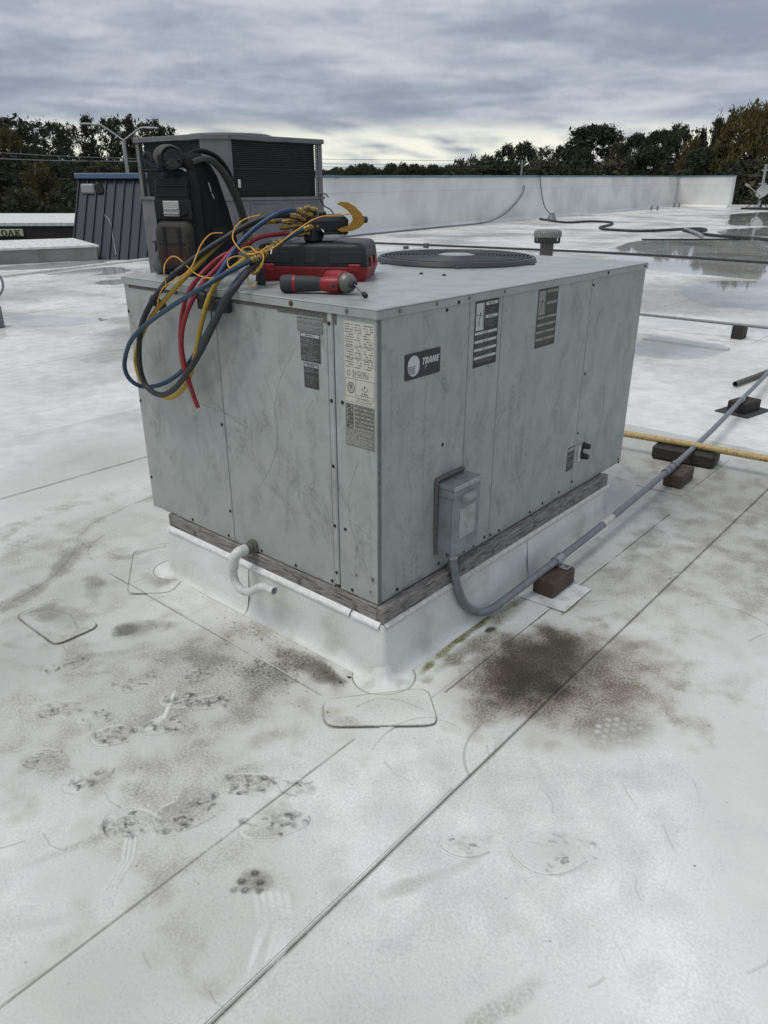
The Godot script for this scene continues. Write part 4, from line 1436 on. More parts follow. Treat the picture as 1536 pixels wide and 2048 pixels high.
func build_disconnect() -> void:
	var u := thing("disconnect_box", "small grey metal disconnect box on the unit's long side above the conduit bend", "electrical box", V(0.37, 0.345, 0.03))
	var x0 := 0.298
	var x1 := 0.446
	var b := MB.new()
	b.span(V(x0, 0.345, -0.006), V(x1, 0.572, 0.056), 0.002)
	obj("housing", b, M.box, u)
	b = MB.new()
	b.span(V(x0 - 0.002, 0.335, 0.0565), V(x1 + 0.002, 0.569, 0.064), 0.0018)
	var door := obj("door", b, M.box, u)
	# hood over the top
	b = MB.new()
	b.span(V(x0 - 0.004, 0.571, -0.0055), V(x1 + 0.005, 0.588, 0.069), 0.002)
	obj("hood", b, M.galv, u)
	b = MB.new()
	b.span(V(x0 - 0.004, 0.545, -0.004), V(x0 - 0.0025, 0.5705, 0.069), 0.0005)
	obj("hood", b, M.galv, u)
	# bulged handle recess on the door
	b = MB.new()
	var rings := []
	for k in 11:
		var t := k / 10.0
		var y := lerpf(0.552, 0.500, t)
		var out := 0.024 * sqrt(maxf(0.0, 1.0 - pow(1.0 - minf(t * 3.2, 1.0), 2))) * (1.0 - smoothstep(0.35, 1.0, t) * 0.93)
		var row := []
		for j in 13:
			var s := j / 12.0
			row.append(V(lerpf(0.338, 0.412, s), y, 0.0644 + out * pow(maxf(0.0, 1.0 - pow(absf(s * 2.0 - 1.0), 5.0)), 0.5)))
		rings.append(row)
	b.loft(rings, false)
	obj("bulge", b, M.box, door)
	b = MB.new()
	b.span(V(0.332, 0.395, 0.0642), V(0.422, 0.502, 0.0654), 0.0006)
	obj("worn_label", b, M.galv, door)
	# bead of old sealant along the wall
	b = MB.new()
	b.tube(smooth_path([V(0.296, 0.33, -0.003), V(0.292, 0.40, -0.002), V(0.289, 0.50, -0.001), V(0.288, 0.588, 0.0), V(0.30, 0.598, 0.0), V(0.36, 0.600, -0.001), V(0.44, 0.598, -0.002)], 4), 0.007, 7)
	obj("sealant_bead", b, M.sealant, u)
	b = MB.new()
	b.lathe(Transform3D(Basis(), V(0.34, 0.312, 0.035)), [V2(0.020, 0.0), V2(0.022, 0.003), V2(0.022, 0.014), V2(0.018, 0.017), V2(0.018, 0.034), V2(0.0, 0.034)], 12)
	obj("connector", b, M.galv, u)

	# conduit from the box, over the timber blocks
	var c := thing("electrical_conduit", "grey metal conduit curving from the disconnect box across three timber blocks", "conduit", V(0.9, 0.1, 0.13))
	b = MB.new()
	var path := smooth_path([V(0.34, 0.345, 0.035), V(0.343, 0.300, 0.036), V(0.352, 0.255, 0.038), V(0.370, 0.190, 0.042), V(0.396, 0.127, 0.048), V(0.432, 0.080, 0.055), V(0.480, 0.046, 0.066), V(0.535, 0.036, 0.078), V(0.613, 0.050, 0.092), V(0.741, 0.080, 0.114), V(0.896, 0.102, 0.130)], 5)
	b.tube(path, 0.0152, 14)
	obj("pipe", b, M.conduit, c)
	b = MB.new()
	b.tube(smooth_path([V(0.894, 0.102, 0.130), V(1.2, 0.102, 0.121), V(1.507, 0.102, 0.108), V(2.385, 0.102, 0.058), V(3.167, 0.103, -0.007), V(3.898, 0.104, -0.084), V(4.955, 0.104, -0.195), V(6.6, 0.104, -0.42)], 4), 0.0152, 14)
	obj("pipe", b, M.conduit, c)
	for q in [[0.94, 0.128, 0.026], [2.20, 0.069, 0.022], [2.26, 0.066, 0.024], [2.335, 0.061, 0.022], [3.95, -0.089, 0.022]]:
		b = MB.new()
		b.tube([V(q[0] - q[2], 0.102, q[1] + q[2] * 0.055), V(q[0] + q[2], 0.102, q[1] - q[2] * 0.055)], 0.0205, 14)
		obj("coupling", b, M.galv if q[0] < 1.0 or q[0] > 3.0 else M.conduit, c)
	# old paper tape on the pipe
	b = MB.new()
	b.tube([V(1.365, 0.102, 0.1145), V(1.47, 0.102, 0.1095)], 0.0174, 14)
	obj("tape", b, M.caulk, c)
	b = MB.new()
	b.span(V(0.915, 0.083, 0.145), V(0.955, 0.0865, 0.185), 0.001)
	obj("strap_foot", b, M.galv, c)
	screw(c, V(0.937, 0.0865, 0.172), Vector3.UP, M.screw_grey, 0.9)
	# the blocks
	for q in [
			["square-ended wet brown timber block under the conduit, next to the unit", V(0.876, 0.0470, 0.152), V(0.172, 0.070, 0.092), 0.0, M.dark_wood],
			["dark timber block under the conduit coupling, in front of the longer block", V(2.338, 0.0450, 0.090), V(0.188, 0.075, 0.098), 0.02, M.dark_wood],
			["timber block on a black rubber mat, farthest under the conduit", V(4.03, 0.0490, -0.088), V(0.21, 0.074, 0.135), -0.2, M.black_wood],
			["long black timber block carrying the yellow gas pipe", V(2.714, 0.0490, -0.012), V(0.345, 0.083, 0.165), PI / 2 + 0.10, M.black_wood],
			["small dark block under the thin grey conduit by the puddle", V(6.86, 0.0720, -0.995), V(0.17, 0.13, 0.11), 0.0, M.black_wood]]:
		b = MB.new()
		b.box(Transform3D(), q[2], 0.006 if q[2].x < 0.3 else 0.014)
		var at: Vector3 = q[1]
		var blk := thing("timber_block", q[0], "timber block", V(at.x, 0, at.z), "timber blocks carrying pipes")
		obj("block", b, q[4], blk, Transform3D(Basis(Vector3.UP, q[3]), at))
	b = MB.new()
	b.box(Transform3D(), V(0.33, 0.006, 0.24), 0.001)
	var mt := thing("rubber_mat", "black rubber mat under the farthest block of the conduit", "mat", V(4.03, 0.005, -0.088))
	obj("mat_sheet", b, M.rubber, mt, Transform3D(Basis(Vector3.UP, -0.2), V(4.03, 0.0085, -0.088)))
	# gas pipe
	var gp := thing("gas_pipe", "yellow gas pipe with rusty spots crossing behind the unit", "gas pipe", V(2.68, 0.1, 0))
	b = MB.new()
	b.tube([V(2.60, 0.1095, -2.4), V(2.655, 0.1095, -0.37), V(2.705, 0.1095, 0.0), V(2.735, 0.1095, 0.42), V(2.80, 0.1095, 3.0)], 0.0190, 14)
	obj("pipe", b, M.gas, gp)
	# drain pipe on the short side
	var dp := thing("drain_pipe", "white plastic drain trap sticking out of the unit's short side", "drain pipe", V(-0.05, 0.27, -0.6))
	b = MB.new()
	b.lathe(Transform3D(basis_to(Vector3.LEFT), V(0.006, 0.280, -0.596)), [V2(0.026, 0.0), V2(0.026, 0.012), V2(0.021, 0.014), V2(0.021, 0.040), V2(0.0, 0.040)], 16)
	obj("socket", b, M.sealant, dp)
	b = MB.new()
	b.tube(smooth_path([V(-0.025, 0.280, -0.596), V(-0.060, 0.281, -0.596), V(-0.078, 0.272, -0.598), V(-0.085, 0.252, -0.603), V(-0.085, 0.222, -0.610)], 4), 0.0195, 16)
	obj("elbow", b, M.pvc, dp)
	b = MB.new()
	var trap := smooth_path([V(-0.085, 0.240, -0.607), V(-0.085, 0.205, -0.612), V(-0.085, 0.172, -0.606), V(-0.085, 0.152, -0.585), V(-0.085, 0.147, -0.557), V(-0.085, 0.158, -0.522), V(-0.085, 0.180, -0.490), V(-0.085, 0.198, -0.462), V(-0.085, 0.206, -0.435), V(-0.085, 0.208, -0.392)], 4)
	b.tube(trap, 0.0152, 16, false)
	var inner := trap.slice(trap.size() - 9)
	b.tube(inner, 0.0122, 14, false)
	b.lathe(Transform3D(basis_to(Vector3.BACK), V(-0.085, 0.208, -0.392)), [V2(0.0152, 0.0), V2(0.0122, 0.0)], 16)
	obj("trap", b, M.pvc, dp)

# ------------------------------------------------------------------ tools on the unit
# a soft box: rounded rectangles stacked along local y; rows of [y, width, depth, radius, shift x, shift z]
func soft_box(b: MB, xf: Transform3D, rows: Array, seg := 5) -> void:
	var rings := []
	for r in rows:
		var ring := []
		for p in round_rect(r[1], r[2], r[3], seg):
			ring.append(xf * V(p.x + (r[4] if r.size() > 4 else 0.0), r[0], p.y + (r[5] if r.size() > 5 else 0.0)))
		rings.append(ring)
	b.loft(rings)

func build_toolbox() -> void:
	var at := V(0.454, TOP, -0.670)
	var xf := Transform3D(Basis(V(0.562, 0, 0.827).normalized(), Vector3.UP, V(-0.827, 0, 0.562).normalized()), at)
	var u := thing("tool_case", "plastic tool case with black lid and red tray lying on the air conditioner", "tool case", at)
	var b := MB.new()
	soft_box(b, xf, [[0.0, 0.355, 0.285, 0.02], [0.006, 0.366, 0.296, 0.024], [0.034, 0.386, 0.312, 0.03], [0.046, 0.388, 0.314, 0.03], [0.048, 0.384, 0.310, 0.03]])
	var tray := obj("tray", b, M.case_red, u)
	b = MB.new()
	soft_box(b, xf, [[0.0485, 0.380, 0.306, 0.03], [0.052, 0.384, 0.310, 0.03], [0.085, 0.378, 0.304, 0.03], [0.108, 0.372, 0.298, 0.03], [0.117, 0.362, 0.288, 0.032], [0.1225, 0.348, 0.274, 0.034], [0.1245, 0.330, 0.256, 0.034]])
	var lid := obj("lid", b, M.case_black, u)
	for q in [[-0.115, 0.10], [0.118, 0.115], [0.0, 0.045]]:
		b = MB.new()
		b.box(xf * Transform3D(Basis(Vector3.RIGHT, -0.16), V(q[0], 0.078, 0.1505)), V(q[1], 0.040, 0.008), 0.0035)
		obj("raised_panel", b, M.case_black, lid)
	for q in [-0.145, 0.150]:
		b = MB.new()
		b.box(xf * Transform3D(Basis(), V(q, 0.046, 0.1585)), V(0.042, 0.024, 0.010), 0.003)
		obj("latch", b, M.case_red, tray)
	for q in [-0.05, 0.06]:
		b = MB.new()
		b.box(xf * Transform3D(Basis(), V(0.1945, 0.060, q)), V(0.006, 0.030, 0.05), 0.002)
		obj("side_rib", b, M.case_red, tray)
	b = MB.new()
	b.tube(smooth_path([xf * V(0.05, 0.052, -0.155), xf * V(0.06, 0.052, -0.185), xf * V(0.13, 0.052, -0.185), xf * V(0.14, 0.052, -0.155)], 4), 0.008, 8)
	obj("handle", b, M.case_black, u)
	for q in [-0.12, 0.02]:
		b = MB.new()
		b.box(xf * Transform3D(Basis(), V(q, 0.1255, 0.03)), V(0.09, 0.003, 0.13), 0.0012)
		obj("top_rib", b, M.case_black, lid)

func build_driver() -> void:
	var a := V(0.070, TOP + 0.0270, -0.440)
	var c := V(0.158, TOP + 0.0290, -0.290)
	var ax := (c - a).normalized()
	var u := thing("impact_driver", "small red and black cordless impact driver lying beside the tool case", "power tool", V(0.12, TOP, -0.36))
	var bs := basis_to(ax, Vector3.UP)
	var l := a.distance_to(c)
	var row := func(y: float, w: float, d: float) -> Array: return [y, w, d, minf(w, d) * 0.42]
	var b := MB.new()
	soft_box(b, Transform3D(bs, a), [row.call(-0.004, 0.046, 0.040), row.call(0.0, 0.054, 0.050), row.call(0.026, 0.056, 0.052), row.call(0.034, 0.052, 0.049)])
	obj("battery", b, M.grip, u)
	b = MB.new()
	soft_box(b, Transform3D(bs, a), [row.call(0.0345, 0.053, 0.050), row.call(0.043, 0.053, 0.050)])
	obj("red_band", b, M.tool_red, u)
	b = MB.new()
	soft_box(b, Transform3D(bs, a), [row.call(0.0435, 0.0515, 0.048), row.call(0.06, 0.050, 0.047), row.call(0.095, 0.046, 0.043), row.call(0.120, 0.042, 0.040), row.call(0.126, 0.036, 0.034)])
	obj("grip", b, M.grip, u)
	# head
	var d := V(-0.18, -0.03, 0.98).normalized()
	var hc := V(0.170, TOP + 0.034, -0.285)
	b = MB.new()
	soft_box(b, Transform3D(bs, a), [row.call(0.118, 0.040, 0.036), row.call(0.126, 0.050, 0.040), row.call(0.150, 0.058, 0.044), row.call(l + 0.002, 0.056, 0.044)])
	obj("collar", b, M.tool_red, u)
	var hb_ := basis_to(d, Vector3.UP)
	b = MB.new()
	var hx := Transform3D(hb_, hc)
	soft_box(b, hx, [row.call(-0.075, 0.030, 0.034), row.call(-0.070, 0.044, 0.052), row.call(-0.03, 0.050, 0.062), row.call(0.004, 0.052, 0.062), row.call(0.008, 0.050, 0.058)])
	var head := obj("housing", b, M.tool_red, u)
	for q in [[-0.012, 0.004], [0.012, 0.008], [0.0, 0.016], [-0.014, -0.012]]:
		b = MB.new()
		b.box(hx * Transform3D(Basis(), V(q[0], -0.02 + q[1], 0.0315)), V(0.005, 0.004, 0.002), 0.0005)
		obj("vent_slot", b, M.grip, head)
	b = MB.new()
	b.lathe(hx, [V2(0.0, 0.0085), V2(0.027, 0.0085), V2(0.029, 0.014), V2(0.029, 0.026), V2(0.025, 0.036), V2(0.018, 0.043), V2(0.013, 0.046), V2(0.0, 0.046)], 24)
	obj("nose", b, M.nose, u)
	b = MB.new()
	b.lathe(hx, [V2(0.0125, 0.045), V2(0.0125, 0.056), V2(0.010, 0.060), V2(0.0, 0.060)], 16)
	obj("collet", b, M.grip, u)
	var tip := V(0.146, TOP + 0.0105, -0.178)
	var s := hc + d * 0.058
	b = MB.new()
	b.tube([s, tip], 0.0034, 6)
	var bit := obj("bit", b, M.steel, u)
	b = MB.new()
	var bd := (tip - s).normalized()
	b.tube([tip - bd * 0.004, tip + bd * 0.012], 0.0075, 6)
	obj("socket", b, M.screw_black, bit)
	b = MB.new()
	soft_box(b, Transform3D(bs, a), [row.call(0.128, 0.022, 0.02), row.call(0.148, 0.026, 0.02)], 3)
	var tg := obj("trigger", b, M.grip, u)
	tg.position += d * 0.026

func build_backpack() -> void:
	var at := V(0.165, TOP, -1.075)
	var z := V(-0.928, 0, 0.372).normalized()
	var xf := Transform3D(Basis(Vector3.UP.cross(z), Vector3.UP, z), at)
	var u := thing("tool_backpack", "black upright tool backpack with silver latch standing on the unit's far corner", "backpack", at)
	var b := MB.new()
	soft_box(b, xf, [[0.0, 0.150, 0.235, 0.03, 0.0, -0.145], [0.01, 0.165, 0.255, 0.03, 0.0, -0.145], [0.10, 0.172, 0.255, 0.03, 0.0, -0.145], [0.22, 0.168, 0.205, 0.03, 0.0, -0.122], [0.33, 0.160, 0.150, 0.03, 0.0, -0.095], [0.385, 0.140, 0.115, 0.04, 0.0, -0.08], [0.405, 0.10, 0.07, 0.034, 0.0, -0.078]])
	obj("main_body", b, M.cloth, u)
	b = MB.new()
	soft_box(b, xf * Transform3D(Basis(), V(0, 0, 0)), [[0.012, 0.145, 0.06, 0.025, 0, -0.005], [0.02, 0.160, 0.075, 0.026, 0, -0.005], [0.18, 0.160, 0.075, 0.026, 0, -0.008], [0.30, 0.156, 0.068, 0.026, 0, -0.012], [0.340, 0.140, 0.055, 0.025, 0, -0.015], [0.350, 0.10, 0.035, 0.016, 0, -0.016]])
	var front := obj("front_compartment", b, M.cloth2, u)
	for q in [0.074, -0.074]:
		b = MB.new()
		b.tube(smooth_path([xf * V(q, 0.03, 0.028), xf * V(q, 0.18, 0.026), xf * V(q * 0.98, 0.30, 0.016), xf * V(q * 0.75, 0.348, 0.002)], 4), 0.0035, 6)
		obj("piping", b, M.cloth, front)
	b = MB.new()
	soft_box(b, xf * Transform3D(Basis(), V(0, 0.262, 0.026)) * Transform3D(Basis(Vector3.RIGHT, PI / 2 - 0.07), Vector3.ZERO), [[0.0, 0.138, 0.004, 0.0018, 0, 0.0], [0.001, 0.138, 0.132, 0.02, 0, -0.002], [0.007, 0.126, 0.120, 0.02, 0, -0.002]])
	obj("upper_pocket", b, M.cloth, front)
	b = MB.new()
	b.box(xf * Transform3D(Basis(Vector3.RIGHT, 0.03), V(0, 0.222, 0.0315)), V(0.150, 0.062, 0.006), 0.002)
	var band := obj("latch_band", b, M.cloth2, u)
	b = MB.new()
	b.box(xf * Transform3D(Basis(), V(-0.005, 0.226, 0.0365)), V(0.064, 0.050, 0.004), 0.0015)
	var latch := obj("latch_plate", b, M.latch, band)
	b = MB.new()
	b.tube([xf * V(-0.033, 0.224, 0.041), xf * V(0.022, 0.224, 0.041)], 0.0035, 6)
	b.tube([xf * V(-0.033, 0.210, 0.041), xf * V(0.026, 0.210, 0.041)], 0.0045, 6)
	b.box(xf * Transform3D(Basis(), V(0.024, 0.206, 0.040)), V(0.012, 0.012, 0.006), 0.002)
	obj("latch_bar", b, M.steel, band)
	# bulging lower pocket with worn red print
	b = MB.new()
	soft_box(b, xf * Transform3D(Basis(Vector3.RIGHT, PI / 2), V(0, 0.105, 0.028)), [[0.0, 0.148, 0.160, 0.03], [0.012, 0.148, 0.160, 0.032], [0.026, 0.138, 0.148, 0.035], [0.031, 0.118, 0.128, 0.04]])
	var low := obj("lower_pocket", b, M.brown_cloth, u)
	b = MB.new()
	soft_box(b, xf * Transform3D(Basis(Vector3.RIGHT, PI / 2), V(0, 0.075, 0.0595)), [[0.0, 0.108, 0.062, 0.022], [0.0012, 0.106, 0.060, 0.022]])
	obj("worn_print", b, M.faded_red, low)
	b = MB.new()
	b.box(xf * Transform3D(Basis(), V(0, 0.112, 0.0600)), V(0.112, 0.003, 0.003), 0.001)
	obj("flap_seam", b, M.cloth, low)
	for q in [[0.30, 0.152], [0.268, 0.154]]:
		b = MB.new()
		b.box(xf * Transform3D(Basis(), V(0.0, q[0], 0.0335 if q[0] < 0.29 else 0.0315)), V(q[1] * 0.8, 0.0035, 0.003), 0.001)
		obj("zip_line", b, M.cloth2, front)
	for q in [-0.03, 0.03]:
		b = MB.new()
		b.box(xf * Transform3D(Basis(), V(q, 0.118, 0.0605)), V(0.014, 0.10, 0.0035), 0.001)
		obj("webbing", b, M.cloth2, low)
	# shoulder strap and handle
	b = MB.new()
	var strap := smooth_path([xf * V(0.055, 0.375, -0.03), xf * V(0.092, 0.385, -0.075), xf * V(0.112, 0.345, -0.135), xf * V(0.118, 0.285, -0.185), xf * V(0.118, 0.215, -0.235), xf * V(0.112, 0.14, -0.275), xf * V(0.10, 0.07, -0.295)], 5)
	b.tube(strap, 0.023, 10, true, 0.38)
	obj("shoulder_strap", b, M.olive, u)
	b = MB.new()
	b.tube(smooth_path([xf * V(0.02, 0.395, -0.06), xf * V(0.05, 0.412, -0.10), xf * V(0.085, 0.392, -0.15), xf * V(0.10, 0.34, -0.20), xf * V(0.10, 0.28, -0.23)], 5), 0.009, 8)
	obj("carry_handle", b, M.cloth, u)
	b = MB.new()
	b.box(xf * Transform3D(Basis(), V(0.088, 0.13, -0.12)), V(0.012, 0.060, 0.11), 0.005)
	obj("side_pocket", b, M.cloth2, u)
	for q in [[0.088, 0.31, -0.07, 0.03], [0.089, 0.275, -0.085, 0.018]]:
		b = MB.new()
		b.tube([xf * V(q[0], q[1], q[2]), xf * V(q[0] + 0.004, q[1] - q[3], q[2] - 0.006)], 0.0025, 6)
		obj("zip_pull", b, M.latch, u)
	b = MB.new()
	b.tube(smooth_path([xf * V(-0.02, 0.352, 0.0), xf * V(0.0, 0.357, 0.012), xf * V(0.04, 0.354, 0.014), xf * V(0.055, 0.345, 0.014)], 4), 0.004, 6)
	obj("zip_pull", b, M.latch, u)
	b = MB.new()
	b.tube(smooth_path([xf * V(-0.087, 0.15, 0.0), xf * V(-0.097, 0.12, 0.01), xf * V(-0.105, 0.08, 0.012)], 4), 0.006, 6, true, 0.5)
	obj("side_strap", b, M.cloth, u)
	# hood-like goggles set on top
	var g := thing("safety_goggles", "dark goggles with one round lens perched on top of the backpack", "goggles", xf * V(0, 0.36, 0.0))
	b = MB.new()
	var dome := []
	for k in 9:
		var a := PI * (k + 0.15) / 8.6
		var ring := []
		for j in 18:
			var t := TAU * j / 18
			ring.append(xf * V(-0.028 - 0.052 * cos(a), 0.392 + 0.040 * sin(a) * sin(t), -0.012 + 0.046 * sin(a) * cos(t)))
		dome.append(ring)
	b.loft(dome)
	obj("hood", b, M.olive, g)
	var lc := xf * V(0.018, 0.386, 0.036)
	var ln := (CAM - lc).normalized()
	ln = (z * 0.75 + xf.basis.x * 0.25 + V(0, 0.05, 0)).normalized()
	b = MB.new()
	b.lathe(Transform3D(basis_to(ln), lc - ln * 0.03), [V2(0.028, 0.0), V2(0.036, 0.012), V2(0.038, 0.032), V2(0.036, 0.036), V2(0.033, 0.036), V2(0.031, 0.030)], 26)
	obj("lens_ring", b, M.cloth2, g)
	b = MB.new()
	b.lathe(Transform3D(basis_to(ln), lc - ln * 0.03), [V2(0.0315, 0.031), V2(0.02, 0.0345), V2(0.0, 0.036)], 26)
	obj("lens", b, M.lens, g)
	b = MB.new()
	b.box(Transform3D(basis_to(V(0, 1, 0), ln), xf * V(-0.026, 0.372, 0.036)), V(0.02, 0.05, 0.02), 0.004)
	obj("bridge", b, M.cloth2, g)
	b = MB.new()
	b.tube(smooth_path([xf * V(-0.055, 0.355, 0.01), xf * V(-0.095, 0.368, 0.0), xf * V(-0.118, 0.385, -0.005), xf * V(-0.112, 0.402, -0.005), xf * V(-0.092, 0.398, 0.0), xf * V(-0.078, 0.375, 0.006)], 5), 0.006, 8)
	obj("strap_loop", b, M.cloth2, g)
	# a grey rag hanging at its side
	var rg := thing("grey_rag", "crumpled grey rag tucked against the left side of the backpack", "rag", xf * V(-0.11, 0, -0.02))
	var rings := []
	rng.seed = 12
	for k in 9:
		var ring := []
		for j in 16:
			var t := TAU * j / 16
			var rr := 0.020 + 0.012 * sin(k * 0.8 + 0.5) + rng.randf_range(-0.004, 0.004)
			ring.append(xf * V(-0.108 + cos(t) * rr + 0.006 * sin(k * 1.3), 0.002 + k * 0.0145, -0.02 + sin(t) * rr * 1.1))
		rings.append(ring)
	b = MB.new()
	b.loft(rings)
	obj("cloth", b, M.rag, rg)

const HOSES := [
	["hose", "black", 0.0098, [[0.360, 1.370, -0.661], [0.319, 1.375, -0.678], [0.267, 1.371, -0.708], [0.210, 1.349, -0.744], [0.128, 1.307, -0.778], [0.046, 1.259, -0.812], [-0.046, 1.205, -0.828], [-0.045, 1.149, -0.919], [-0.060, 1.090, -0.977], [-0.070, 1.019, -1.026], [-0.075, 0.933, -1.054], [-0.075, 0.852, -1.060], [-0.075, 0.801, -1.027], [-0.080, 0.791, -0.944], [-0.085, 0.829, -0.849], [-0.090, 0.901, -0.753], [-0.090, 0.981, -0.670], [-0.085, 1.072, -0.596], [-0.075, 1.148, -0.538], [-0.040, 1.198, -0.516], [0.052, 1.224, -0.575], [0.120, 1.249, -0.604]]],
	["hose", "blue", 0.0079, [[0.337, 1.390, -0.628], [0.293, 1.390, -0.648], [0.252, 1.377, -0.665], [0.205, 1.349, -0.689], [0.152, 1.311, -0.705], [0.116, 1.278, -0.715], [0.079, 1.245, -0.712], [0.036, 1.213, -0.700], [-0.002, 1.192, -0.684], [-0.014, 1.171, -0.690], [-0.024, 1.141, -0.691], [-0.024, 1.112, -0.701]]],
	["hose", "teal", 0.0079, [[0.087, 1.258, -0.580], [0.051, 1.243, -0.591], [-0.029, 1.218, -0.592], [-0.100, 1.178, -0.627], [-0.110, 1.123, -0.752], [-0.115, 1.054, -0.898], [-0.115, 0.992, -1.008], [-0.110, 0.936, -1.073], [-0.100, 0.871, -1.122], [-0.090, 0.827, -1.123], [-0.075, 0.802, -1.100], [-0.050, 0.791, -1.084], [-0.045, 0.807, -1.012], [-0.045, 0.840, -0.929], [-0.045, 0.886, -0.847], [-0.050, 0.948, -0.765], [-0.050, 1.022, -0.694], [-0.050, 1.095, -0.626], [-0.035, 1.161, -0.579], [0.024, 1.202, -0.592], [0.094, 1.231, -0.619]]],
	["hose", "yellow", 0.0079, [[0.322, 1.358, -0.721], [0.264, 1.348, -0.758], [0.182, 1.325, -0.792], [0.129, 1.292, -0.808], [0.045, 1.235, -0.813], [-0.035, 1.180, -0.815], [-0.030, 1.117, -0.919], [-0.040, 1.070, -0.979], [-0.045, 1.015, -1.038], [-0.045, 0.940, -1.105], [-0.045, 0.878, -1.136], [-0.045, 0.819, -1.121], [-0.045, 0.782, -1.064], [-0.050, 0.772, -0.965], [-0.050, 0.788, -0.902], [-0.055, 0.837, -0.827], [-0.055, 0.903, -0.776], [-0.055, 0.985, -0.735], [-0.055, 1.056, -0.702], [-0.050, 1.118, -0.673], [-0.030, 1.164, -0.662], [-0.021, 1.202, -0.629], [0.020, 1.223, -0.628], [0.091, 1.252, -0.638]]],
	["hose", "red", 0.0075, [[0.334, 1.318, -0.661], [0.294, 1.316, -0.693], [0.230, 1.308, -0.721], [0.183, 1.289, -0.729], [0.135, 1.268, -0.740], [0.102, 1.260, -0.747], [0.065, 1.240, -0.759], [0.006, 1.208, -0.752], [-0.028, 1.163, -0.774], [-0.040, 1.114, -0.801], [-0.045, 1.050, -0.825], [-0.045, 0.973, -0.842], [-0.045, 0.906, -0.840], [-0.035, 0.843, -0.842]]],
	["hose", "red", 0.0079, [[0.158, 1.305, -0.713], [0.110, 1.273, -0.722], [0.056, 1.231, -0.723], [-0.009, 1.188, -0.722], [-0.035, 1.140, -0.750], [-0.055, 1.094, -0.768], [-0.065, 1.045, -0.787], [-0.070, 0.996, -0.797], [-0.070, 0.949, -0.800], [-0.065, 0.882, -0.794], [-0.060, 0.822, -0.780], [-0.055, 0.771, -0.765]]],
	["hose", "teal", 0.0079, [[0.337, 1.338, -0.596], [0.311, 1.327, -0.612], [0.257, 1.304, -0.628], [0.239, 1.295, -0.634]]],
	["wire", "wire", 0.0022, [[0.427, 1.380, -0.492], [0.391, 1.377, -0.503], [0.334, 1.372, -0.539], [0.282, 1.345, -0.568], [0.230, 1.307, -0.598], [0.182, 1.280, -0.608], [0.129, 1.270, -0.608], [0.097, 1.267, -0.631], [0.085, 1.276, -0.645], [0.097, 1.285, -0.646], [0.118, 1.286, -0.637], [0.114, 1.273, -0.610], [0.114, 1.271, -0.580], [0.102, 1.252, -0.563], [0.086, 1.226, -0.567], [0.064, 1.211, -0.576]]],
	["wire", "wire", 0.0022, [[0.219, 1.377, -0.702], [0.176, 1.367, -0.722], [0.141, 1.344, -0.733], [0.119, 1.313, -0.727], [0.106, 1.290, -0.696], [0.096, 1.270, -0.647], [0.100, 1.266, -0.611], [0.128, 1.279, -0.594], [0.159, 1.289, -0.604]]],
	["wire", "wire", 0.0022, [[0.111, 1.324, -0.767], [0.074, 1.322, -0.780], [0.035, 1.296, -0.779], [0.010, 1.264, -0.777], [-0.021, 1.230, -0.767], [-0.053, 1.205, -0.774], [-0.060, 1.177, -0.841], [-0.070, 1.156, -0.872], [-0.060, 1.119, -0.918], [-0.050, 1.092, -0.944]]],
	["wire", "wire", 0.0022, [[-0.039, 1.242, -0.788], [-0.052, 1.258, -0.804], [-0.065, 1.256, -0.818], [-0.077, 1.236, -0.832], [-0.092, 1.212, -0.820], [-0.070, 1.182, -0.850], [-0.065, 1.161, -0.856]]],
	["wire", "wire", 0.0022, [[-0.033, 1.233, -0.782], [-0.021, 1.213, -0.767], [-0.020, 1.201, -0.721], [-0.014, 1.200, -0.667], [-0.004, 1.214, -0.624]]],
	["wire", "wire", 0.0022, [[0.078, 1.239, -0.606], [0.055, 1.206, -0.587], [0.032, 1.184, -0.553], [0.039, 1.178, -0.544], [0.066, 1.189, -0.559]]],
	["wire", "wire", 0.0022, [[0.031, 1.222, -0.630], [0.035, 1.236, -0.656], [0.044, 1.252, -0.661], [0.064, 1.260, -0.653], [0.085, 1.258, -0.644], [0.096, 1.247, -0.632]]],
]

func fitting(a: Vector3, c: Vector3, r: float, parent: Node, called := "brass_fitting") -> void:
	var l := a.distance_to(c)
	var b := MB.new()
	var p := [V2(0.0, 0.0), V2(r * 0.75, 0.0), V2(r * 0.75, l * 0.14), V2(r, l * 0.16), V2(r, l * 0.40), V2(r * 0.7, l * 0.42), V2(r * 0.7, l * 0.54), V2(r * 1.15, l * 0.56), V2(r * 1.15, l * 0.78), V2(r * 0.8, l * 0.80), V2(r * 0.8, l), V2(0.0, l)]
	b.lathe(Transform3D(basis_to(c - a), a), p, 10)
	obj(called, b, M.brass, parent)

